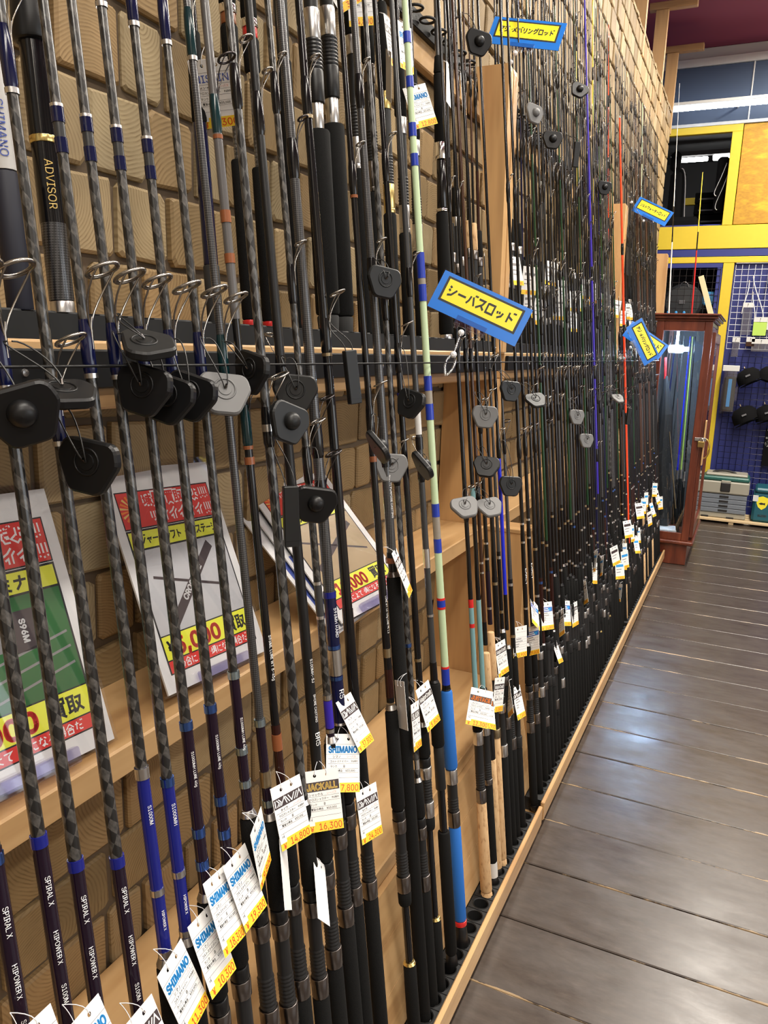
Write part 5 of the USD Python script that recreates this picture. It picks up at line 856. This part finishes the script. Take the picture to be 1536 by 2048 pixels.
poster("poster with tan photo slumped backwards on the stack, rightmost of three", (-.772, 1.400, 1.055), pax3, "photo_beige", "タタロッド", "11,000", "")
for q in range(2):
    o = thing("poster", ["spare poster lying directly under the slumped one", "spare poster lowest in the slumped stack"][q], "poster", A([-.772, 1.385 - .02 * q, 1.055]) + A(pax3[2]) * -(.0115 + .010 * q), frame((.70, -.12, .70), (-.70, .02 - .05 * q, .70)), "posters in clear sleeves on the middle shelf")
    put(o, "sheet", bx(-.125, .125, -.176, .176, -.003, 0), "paper_white"); put(o, "blue_panel", flat(-.115, -.02, -.15, .0, 0), "ink_navy"); put(o, "sleeve_front", bx(-.1275, .1275, -.179, .186, .0008, .0018), "acrylic")

# ================================================================== GLASS CABINET AT THE END OF THE RACK
CX0, CX1, CY0, CY1 = -.640, -.283, 5.75, 6.62
t = thing("display_cabinet", "tall mahogany display cabinet with glass sides at the end of the rack", "cabinet")
cab = lambda nm, *b, c=.003, m="mahogany": put(t, nm, bx(*b, c), m)
cab("plinth", CX0 + .02, CX1 - .004, CY0 + .012, CY1 - .01, 0, .150); cab("base_molding", CX0 - .02, CX1 + .035, CY0 - .025, CY1 + .02, .150, .178, c=.008)
cab("bottom_rail", CX0 + .048, CX1 - .048, CY0 + .002, CY0 + .03, .178, .232); cab("floor_board", CX0 + .01, CX1 - .004, CY0 + .036, CY1 - .01, .180, .20); cab("top_rail", CX0 + .048, CX1 - .048, CY0 + .002, CY0 + .03, 1.625, 1.69); cab("roof", CX0 + .01, CX1 - .004, CY0 + .036, CY1 - .01, 1.66, 1.688)
for x0, x1, y0, y1 in ((CX1 - .048, CX1, CY0, CY0 + .035), (CX0, CX0 + .048, CY0, CY0 + .035), (CX1 - .04, CX1, CY1 - .035, CY1), (CX0, CX0 + .04, CY1 - .035, CY1)): cab("corner_stile", x0, x1, y0, y1, .178, 1.689)
for k_, (o, z0, z1) in enumerate(((.012, 1.69, 1.705), (.030, 1.705, 1.724), (.046, 1.724, 1.738))): cab("cornice", CX0 - o, CX1 + o, CY0 - o, CY1 + o, z0, z1, c=.006)
cab("side_glass", CX0 + .048, CX1 - .048, CY0 + .012, CY0 + .016, .232, 1.625, c=0, m="cabinet_glass"); cab("back_panel", CX0, CX0 + .008, CY0 + .04, CY1 - .04, .2, 1.66, c=0, m="cabinet_lining")
cab("rear_panel", CX0 + .04, CX1 - .04, CY1 - .02, CY1 - .012, .2, 1.66, c=0, m="cabinet_lining")
d_ = numbered(t, "door"); UsdGeom.Xform.Define(stage, d_)
for nm, b, m in (("door_stile", (CX1, CX1 + .024, CY0 + .04, CY0 + .11, .20, 1.62), "mahogany"), ("door_stile", (CX1, CX1 + .024, CY1 - .09, CY1 - .03, .20, 1.62), "mahogany"), ("door_rail", (CX1, CX1 + .024, CY0 + .11, CY1 - .09, .20, .28), "mahogany"), ("door_rail", (CX1, CX1 + .024, CY0 + .11, CY1 - .09, 1.55, 1.62), "mahogany"), ("door_glass", (CX1 + .010, CX1 + .014, CY0 + .11, CY1 - .09, .28, 1.55), "cabinet_glass"), ("hasp_plate", (CX1 + .022, CX1 + .032, CY0 + .02, CY0 + .10, .72, 1.03), "pine_z")):
    put(d_, nm, bx(*b, .002), m)
hz = 1.0
put(d_, "handle", tube(bez((CX1 + .03, CY0 + .10, .76), (CX1 + .075, CY0 + .10, .77), (CX1 + .075, CY0 + .10, .89), (CX1 + .03, CY0 + .10, .90), n=10), .006, 8), "brass")
lk = thing("padlock", "brass padlock on the cabinet's steel hasp", "padlock", (CX1 + .012, CY0 - .012, .88))
put(lk, "body", bx(-.022, .022, -.012, .008, -.03, .01, .003), "brass"); put(lk, "shackle", tube(bez((-.013, -.002, .008), (-.013, -.002, .038), (.013, -.002, .038), (.013, -.002, .008), n=9), .004, 8), "chrome"); put(lk, "hasp", bx(-.045, .030, .000, .010, .012, .035, .002), "silver")
lamp = thing("cabinet_lamp", "glowing blue white lamp inside the glass cabinet", "lamp", (-.505, 5.86, 1.505))
put(lamp, "lamp_tube", moved(lathe([(.010, -.055), (.026, -.048), (.028, 0), (.026, .042), (.010, .05)], 14), A([[0, 0, 1], [0, 1, 0], [-1, 0, 0]])), "led_glow"); put(lamp, "lamp_base", bx(.05, .085, -.02, .02, -.018, .018, .004), "wire_white"); put(lamp, "hanger", bx(-.01, .01, -.008, .008, .02, .155), "wire_white")
for k_, (x, m, lab) in enumerate([(-.60, "gloss_black", "black rod inside the cabinet, leftmost"), (-.56, "gloss_navy", "navy rod inside the cabinet"), (-.52, "satin_black", "matt black rod inside the cabinet"), (-.48, "dark_grey_blank", "grey rod inside the cabinet"), (-.43, "bright_blue", "blue rod inside the cabinet"), (-.405, "green_blank", "green rod inside the cabinet"), (-.37, "gloss_black", "black rod inside the cabinet, rightmost")]):
    c_ = thing("cabinet_rod", lab, "fishing rod", (x, 6.15 + .05 * (k_ % 3), .20), lean_axes(-.02 + .008 * k_, -.03), "rods inside the cabinet")
    put(c_, "blank", seg_mesh(.4, 1.4, .007, .003, 8), "pack_green" if k_ == 5 else m); put(c_, "grip", seg_mesh(0, .35, .013, .012, 10, .004), "eva"); put(c_, "reel_seat", seg_mesh(.35, .42, .010, .010, 8), "silver")
nb = thing("landing_net", "dark folded net bag leaning inside the cabinet", "net", (-.47, 5.90, .20), lean_axes(.085))
v_, f_, n_, s_ = lathe([(.02, 0), (.055, .10), (.062, .5), (.05, .85), (.012, 1.12)], 12); v_ = v_ * A([1, .7, 1]); v_[:, 0] += .012 * np.sin(v_[:, 2] * 23)
put(nb, "bag", (v_, f_), "blanket_bag"); put(nb, "handle", seg_mesh(1.10, 1.25, .009, .009, 8), "red_gloss")
cn = thing("leaning_cane", "thin brown rod leaning across the inside of the cabinet glass", "fishing rod", (-.355, 5.80, .20), lean_axes(.18))
put(cn, "blank", seg_mesh(0, .75, .008, .005, 8), "gold_dull"); put(cn, "grip", seg_mesh(-.0, .2, .012, .011, 8, .003), "eva")
fb = thing("foam_tray", "white foam tray on the cabinet floor", "tray", (-.47, 5.86, .20)); put(fb, "tray", bx(-.11, .11, -.07, .07, 0, .045, .01), "foam_white")
pl = thing("artificial_plant", "green artificial water plant in the cabinet's foam tray", "plant", (-.54, 5.86, .245)); lv = []
for q in range(46):
    a0, r0, h0 = rng.uniform(0, 6.28), rng.uniform(.005, .055), rng.uniform(.02, .17); c0 = A([r0 * math.cos(a0), r0 * math.sin(a0) * .8, h0]); s0 = rng.uniform(.012, .022); tg = A([math.cos(a0 + 1), math.sin(a0 + 1), rng.uniform(-.3, .9)]); tg /= np.linalg.norm(tg); wv = np.cross(tg, [.3, .2, 1]); wv /= np.linalg.norm(wv); nv = np.cross(tg, wv) * .003
    lv.append((A([c0 - tg * s0, c0 + wv * s0 * .4 + nv, c0 + tg * s0, c0 - wv * s0 * .4 + nv, c0 - nv]), A([[0, 1, 4], [1, 2, 4], [2, 3, 4], [3, 0, 4]])))
put(pl, "leaves", join(*lv), "leaf_green", kind="stuff"); put(pl, "stem", tube([(0, 0, 0), (.004, 0, .08), (0, .003, .15)], .003, 5), "leaf_green")
# two whip poles standing behind the cabinet
for lab, x, y, z, m, sec in (("white thin whip pole rising behind the glass cabinet", -.80, 6.87, 3.52, "white_gloss", [(0, 1.55, "white_gloss"), (1.55, 2.35, "white_gloss"), (2.35, 2.62, "gloss_black"), (2.62, 3.52, "white_gloss")]), ("red and yellow thin whip pole rising behind the glass cabinet", -.55, 6.87, 2.86, "red_gloss", [(0, 2.28, "red_gloss"), (2.28, 2.42, "gloss_black"), (2.42, 2.86, "yellow_blank")])):
    xb = -.58 if x < -.7 else -.45
    w_ = thing("whip_pole", lab, "pole", (xb, y, 0), lean_axes((xb - x) / z * .9), "whip poles behind the cabinet")
    for a, b, mm in sec: put(w_, "section", seg_mesh(a, b, .012 - .003 * a, .012 - .003 * b, 8), mm)

# ================================================================== BACK WALL
YB = 7.95
wb = thing("wall_back", None, None, kind="structure")
wbp = lambda nm, *b, m="yellow_paint", c=.003: put(wb, nm, bx(*b, c), m)
wbp("core_lower", -1.2, 4.5, YB + .04, YB + .10, -.05, 1.70, m="navy_paint"); wbp("core_right", -.33, 4.5, YB + .04, YB + .10, 2.42, 3.46, m="navy_paint"); wbp("core_top", -1.2, 4.5, YB + .05, YB + .10, 3.46, 4.12, m="trim_white")
wbp("core_middle", -.36, 4.5, YB + .04, YB + .10, 1.70, 2.42, m="navy_paint"); wbp("core_band", -1.2, -.33, YB + .04, YB + .10, 2.30, 2.64, m="navy_paint")
wbp("white_molding", -1.2, 4.5, YB - .02, YB + .05, 3.955, 4.02, m="trim_white"); wbp("white_molding", -1.2, 4.5, YB - .01, YB + .05, 3.462, 3.49, m="trim_white")
wbp("yellow_rail", -1.2, -.33, YB - .01, YB + .04, 3.40, 3.46); wbp("yellow_stile", -.415, -.33, YB - .012, YB + .04, 2.62, 3.40); wbp("yellow_board", -1.2, 4.5, YB - .01, YB + .04, 2.42, 2.62)
wbp("blue_band", -1.2, 4.5, YB - .005, YB + .04, 2.352, 2.418, m="navy_paint"); wbp("yellow_rail", -1.2, 4.5, YB - .01, YB + .04, 2.297, 2.350); wbp("yellow_post", -.364, -.272, YB - .012, YB + .04, 0, 2.295)
wbp("osb_panel", -.325, 1.2, YB - .004, YB + .04, 2.625, 3.455, m="osb"); wbp("osb_panel", 1.21, 3.0, YB - .004, YB + .04, 2.625, 3.455, m="osb")
wbp("blue_trim", -.95, -.366, YB - .008, YB + .03, 2.255, 2.296, m="navy_paint"); wbp("blue_trim", -.410, -.366, YB - .008, YB + .03, 1.70, 2.255, m="navy_paint")
for q, (x0, x1) in enumerate([(-1.18, -.305), (-.295, .62), (.63, 1.55), (1.56, 2.5)]): put("/World", f"window_{q + 1}", bx(x0, x1, YB + .0, YB + .012, 3.492, 3.952), "window_glass", kind="structure", exact=True)
for x in (-.30, .625, 1.555): wbp("mullion", x - .006, x + .006, YB - .008, YB + .012, 3.49, 3.955, m="trim_white")
# recesses behind the openings
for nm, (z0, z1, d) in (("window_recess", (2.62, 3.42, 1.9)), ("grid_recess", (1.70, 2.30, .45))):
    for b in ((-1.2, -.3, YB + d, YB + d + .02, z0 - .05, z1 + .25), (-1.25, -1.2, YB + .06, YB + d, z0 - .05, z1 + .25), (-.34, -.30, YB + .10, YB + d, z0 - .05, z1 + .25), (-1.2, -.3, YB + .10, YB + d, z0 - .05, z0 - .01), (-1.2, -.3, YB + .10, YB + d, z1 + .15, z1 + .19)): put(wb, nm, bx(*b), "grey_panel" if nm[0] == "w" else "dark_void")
def simple(name, label, cat, parts, pos=(0, 0, 0), group=None, axes=None):
    q = thing(name, label, cat, pos, axes, group)
    for nm, m, mt in parts: put(q, nm, m, mt)
    return q
tl = thing("tube_light", "bright white fluorescent tube across the back wall windows", "lamp", (0, 7.72, 3.56)); put(tl, "tube", moved(lathe([(.002, -.92), (.020, -.915), (.020, 2.4), (.002, 2.405)], 12), A([[0, 0, 1], [0, 1, 0], [-1, 0, 0]])), "tube_glow"); put(tl, "reflector", bx(-.92, 2.4, -.03, .03, .024, .05, .004), "trim_white"); put(tl, "hanger", bx(-.4, -.39, .03, .23, .03, .045), "trim_white"); put(tl, "hanger", bx(1.0, 1.01, .03, .23, .03, .045), "trim_white")
simple("tube_light", "fluorescent tube glowing inside the room behind the yellow window frame", "lamp", [("tube", bx(-1.0, -.66, -.02, .02, -.022, .022, .01), "tube_glow_far"), ("tube", bx(-.62, -.36, -.03, .03, -.02, .03, .01), "tube_glow_far"), ("housing", bx(-1.02, -.36, -.03, .03, .035, .075), "grey_panel")], (0, 8.9, 3.40))
seat = thing("car_seat", "black seat with grey piping behind the yellow window frame", "seat", (-.84, 8.35, 2.62))
put(seat, "backrest", bx(-.10, .045, -.06, .06, .0, .58, .05), "cloth_black"); put(seat, "headrest", bx(-.11, -.02, -.05, .05, .56, .74, .03), "cloth_black"); put(seat, "cushion", bx(-.10, .22, -.22, .10, -.005, .12, .04), "cloth_black"); put(seat, "piping", tube(bez((.0, -.065, .575), (.06, -.065, .56), (.045, -.065, .3), (.075, -.065, .06), n=10), .006, 6), "ink_grey")
simple("shelf_beam", "yellow beam in the room behind the window frame", "beam", [("beam", bx(-.9, -.35, 0, .05, 0, .07, .003), "yellow_paint")], (0, 9.2, 3.02))
cr = thing("storage_crate", "black slatted crates stacked behind the window frame", "crate", (-.58, 8.6, 2.615))
for q in range(4): put(cr, "crate", bx(-.14, .16, 0, .2, .105 * q, .105 * q + .098, .006), "cloth_black"); put(cr, "slot", bx(-.10, .12, -.004, .01, .105 * q + .03, .105 * q + .045), "grey_panel")
simple("rod_case", "black padded case with grey hooks hanging at the right of the window opening", "case", [("case", bx(-.05, .05, 0, .05, -.22, .26, .02), "cloth_black"), ("hook", tube(bez((.03, -.01, .2), (-.02, -.01, .0), (-.08, -.01, -.06), (-.03, -.01, -.08), n=9), .006, 6), "silver"), ("hook", tube(bez((.05, -.01, .1), (.0, -.01, -.1), (-.06, -.01, -.18), (-.01, -.01, -.2), n=9), .006, 6), "silver")], (-.47, 8.12, 2.98))
def grid(name, label, x0, x1, z0, z1, y, dx, m="wire_white"):
    q = thing(name, label, "wire grid"); n = int(round((x1 - x0) / dx)); k2 = int(round((z1 - z0) / dx))
    for i in range(n + 1): put(q, "upright_wire", tube([(x0 + i * dx, y, z0), (x0 + i * dx, y, (z0 + z1) / 2), (x0 + i * dx, y, z1)], .0026, 5), m)
    for i in range(k2 + 1): put(q, "cross_wire", tube([(x0, y - .004, z0 + i * dx), ((x0 + x1) / 2, y - .004, z0 + i * dx), (x0 + n * dx, y - .004, z0 + i * dx)], .0026, 5), m)
grid("wire_grid", "white wire display grid right of the yellow post", -.255, .60, 1.54, 2.275, YB - .03, .0535)
grid("wire_grid", "dark wire grid across the blue framed opening above the cabinet", -.90, -.40, 1.72, 2.25, YB - .012, .058, "guide_dark")
grid("wire_grid", "navy wire grid on the lower back wall behind the caps", -.22, .60, .10, 1.50, YB - .02, .055, "gloss_navy")
simple("round_bag", "round black bag hanging in the blue framed opening", "bag", [("bag", moved(lathe([(.02, -.03), (.15, -.025), (.175, 0), (.15, .03), (.02, .035)], 28), A([[1, 0, 0], [0, 0, 1], [0, -1, 0]])), "blanket_bag"), ("handle", tube(bez((-.04, -.03, .14), (-.03, -.05, .20), (.03, -.05, .20), (.04, -.03, .14), n=8), .005, 6), "silver"), ("badge", bx(-.03, .02, -.040, -.034, -.01, .02), "grey_panel")], (-.68, 8.02, 1.95))
simple("blue_pouch", "bright blue pouch beside the round black bag", "pouch", [("pouch", bx(-.05, .06, -.02, .03, -.06, .06, .015), "pack_blue"), ("zip", bx(-.04, .05, -.025, -.018, .03, .036), "ink_navy")], (-.46, 8.02, 1.99))
simple("paper_roll", "pale yellow curled paper leaning on the cabinet's back edge", "paper", [("sheet", moved(bx(-.020, .020, -.002, .002, 0, .34, .001), A([[.94, 0, -.34], [0, 1, 0], [.34, 0, .94]])), "pale_paper")], (-.335, CY1 - .02, 1.740))
simple("glove_pack", "light blue packed gloves on the grid left of the white pole", "pack", [("glove", bx(-.14 + .035 * q, -.115 + .035 * q, -.01, .012, -.05, .05 + .02 * (q % 2), .008), "pack_blue") for q in range(6)], (-.70, 7.925, 1.80), )
# packets on the white grid
def packet(label, x, z, w, h, m, tilt=0.0, card="pack_white"):
    q = thing("hanging_packet", label, "packet", (x, YB - .055, z), None, "packets on the white wire grid")
    put(q, "pack", bx(-w / 2, w / 2, -.008, .008, -h / 2, h / 2, .003), m); put(q, "header_card", bx(-w / 2, w / 2, -.010, .010, h / 2 - .03, h / 2 + .012), card); put(q, "peg", tube([(0, -.03, h / 2), (0, 0, h / 2 + .004), (0, .03, h / 2 + .008)], .003, 5), "silver")
packet("tall clear packet with pink label, left on the white grid", -.115, 1.80, .085, .27, "bag_film"); packet("lime green packet on the white grid", .0, 1.735, .11, .15, "pack_green"); packet("white blister packet right of the lime green one", .10, 1.79, .09, .16, "pack_white", card="ink_black"); packet("blue packet high on the white grid", .03, 2.17, .025, .12, "pack_blue"); packet("blue coiled leash packet right on the white grid", .085, 1.98, .05, .14, "pack_blue")
packet("silver lamp packet low on the left of the white grid", -.18, 1.55, .06, .16, "bag_film"); packet("clear tray packet low in the middle of the grid", .03, 1.57, .16, .10, "bag_film"); packet("red tipped packet low beside the clear tray", -.06, 1.60, .07, .07, "brown_blank")
for q, (x0, z0, x1, z1) in enumerate(((-.13, 2.12, -.16, 1.85), (-.10, 2.16, .02, 1.80), (-.09, 2.02, -.05, 1.80))): simple("cord_leash", ["white cord hanging leftmost on the white grid", "white cord slanting across the white grid", "short white cord in the middle of the white grid"][q], "cord", [("cord", tube(bez((x0, 0, z0), (x0 + .01, -.01, z0 - .1), (x1, -.01, z1 + .1), (x1, 0, z1), n=8), .005, 6), "white_gloss"), ("clip", bx(x0 - .006, x0 + .006, -.006, .006, z0, z0 + .02), "silver")], (0, YB - .055, 0))
# caps, plastic bag, banner
def cap(label, x, z, r, tilt):
    c, s = math.cos(tilt), math.sin(tilt); R = A([[c, 0, -s], [0, 1, 0], [s, 0, c]])
    q = thing("cap", label, "cap", (x, YB - .12, z), (R[:, 0], R[:, 1], R[:, 2]), "black caps on the lower grid")
    v, f, n, st = lathe([(r, -.03), (r * 1.0, 0), (r * .92, r * .45), (r * .62, r * .80), (.001, r * .93)], 20); put(q, "crown", (v * A([1, .75, 1]), f, n), "cloth_black")
    v, f = slab(Polygon([(-r * .95, 0), (-r * .8, -r * .9), (0, -r * 1.25), (r * .8, -r * .9), (r * .95, 0)]), .006, .0015); v = v.copy(); v[:, 2] += -.03 - 2.0 * (v[:, 0] ** 2) ; v[:, 1] *= .6; put(q, "brim", (v, f), "cloth_black")
    put(q, "button", lathe([(.008, r * .92), (.006, r * .97), (.001, r * .98)], 8), "cloth_black"); put(q, "emblem", bx(-.02, .02, -r * .80, -r * .74, .025, .04), "grey_panel"); put(q, "strap_peg", tube([(0, 0, r * .95), (0, .04, r * 1.05), (0, .1, r * 1.1)], .004, 5), "pale_wood")
cap("black cap upper left on the navy grid, beside the plastic bag", -.03, 1.28, .105, .5); cap("black cap upper right on the navy grid", .13, 1.30, .10, -.3); cap("black cap lower left on the navy grid", -.02, .93, .115, .5); cap("black cap lower right on the navy grid", .16, .96, .11, .35)
pb = thing("plastic_bag", "clear plastic bag of gear hanging left of the caps", "bag", (-.19, YB - .09, 1.17))
put(pb, "gear", bx(-.045, .055, -.02, .02, -.19, .12, .012), "grey_foam"); put(pb, "film", bx(-.075, .075, -.035, .035, -.215, .215, .02), "bag_film"); put(pb, "header", bx(-.07, .07, -.037, .037, .17, .222, .003), "pack_white"); put(pb, "blue_stripe", bx(-.01, .02, -.023, -.019, -.15, .10), "pack_blue")
bn = thing("hanging_banner", "dark vertical banner with pale letters at the right frame edge", "banner", (.205, YB - .06, .67))
put(bn, "cloth", bx(-.045, .075, -.006, .006, -.17, .17), "cloth_black"); put(bn, "letters", moved(at(latin("TC", .055, None, True), 0, 0, 0, -1.57), A([[1, 0, 0], [0, 0, -1], [0, 1, 0]]), (-.005, -.0065, .06)), "ink_white"); put(bn, "clip", bx(-.03, .03, -.01, .01, .15, .19), "silver")
# toolbox, second box and pallet
pt = thing("pallet", "low pale wooden slat pallet under the tool boxes", "pallet", (0, 7.44, 0))
for q in range(4): put(pt, "slat", bx(-.34, 1.0, .02 + q * .105, .085 + q * .105, .022, .042, .002), "pale_wood")
for x in (-.33, -.05, .45, .9): put(pt, "foot_bar", bx(x, x + .04, .03, .40, 0, .022), "pale_wood")
tb = thing("tackle_box", "large beige tackle box with green lid and four grey drawers", "tackle box", (-.105, 7.66, .042))
put(tb, "base", bx(-.20, .185, -.14, .14, 0, .05, .008), "tool_beige")
for q in range(4): dq = numbered(tb, "drawer"); UsdGeom.Xform.Define(stage, dq); put(dq, "front", bx(-.195, .18, -.15, .14, .05 + q * .042, .089 + q * .042, .004), "tool_grey"); put(dq, "pull", bx(-.045, .03, -.155, -.148, .062 + q * .042, .080 + q * .042, .002), "ink_black")
put(tb, "upper_body", bx(-.205, .19, -.155, .15, .22, .335, .012), "tool_beige"); put(tb, "lid", bx(-.20, .185, -.15, .15, .335, .375, .012), "tool_green"); put(tb, "lid_top", bx(-.18, .165, -.12, .12, .375, .398, .008), "tool_beige"); put(tb, "latch", bx(-.045, .035, -.168, -.150, .245, .325, .006), "ink_black"); put(tb, "latch_plate", bx(-.045, .035, -.162, -.152, .300, .345, .004), "tool_beige")
put(tb, "carry_handle", tube(bez((-.13, -.02, .385), (-.13, -.02, .425), (.07, -.02, .425), (.07, -.02, .385), n=10), .009, 8), "ink_black")
for x in (-.18, .03): put(tb, "foot", bx(x, x + .06, -.148, -.10, -.0, .014), "ink_black")
b2 = thing("cooler_box", "dark teal box with yellow fish shield sticker, right of the tackle box", "box", (.30, 7.66, .042))
put(b2, "body", bx(-.175, .20, -.15, .15, 0, .265, .02), "tool_teal"); put(b2, "lid", bx(-.165, .21, -.16, .16, .262, .305, .015), "tool_teal"); put(b2, "shield_sticker", moved(extrude(Polygon([(-.045, .045), (0, .060), (.045, .045), (.045, -.005), (.03, -.04), (0, -.062), (-.03, -.04), (-.045, -.005)]), .001), A([[1, 0, 0], [0, 0, -1], [0, 1, 0]]), (-.10, -.151, .175)), "sign_yellow")
put(b2, "fish_print", moved(extrude(Polygon([(-.028, 0), (-.01, .010), (.012, .006), (.026, .011), (.022, 0), (.026, -.011), (.012, -.006), (-.01, -.010)]), .001), A([[1, 0, 0], [0, 0, -1], [0, 1, 0]]), (-.10, -.1525, .168)), "ink_black"); put(b2, "price_label", bx(-.178, -.135, -.153, -.150, .185, .24), "pack_white"); put(b2, "embossed_name", moved(latin("GUIDE", .018, .07, True), A([[1, 0, 0], [0, 0, -1], [0, 1, 0]]), (-.09, -.1505, .06)), "grey_panel")
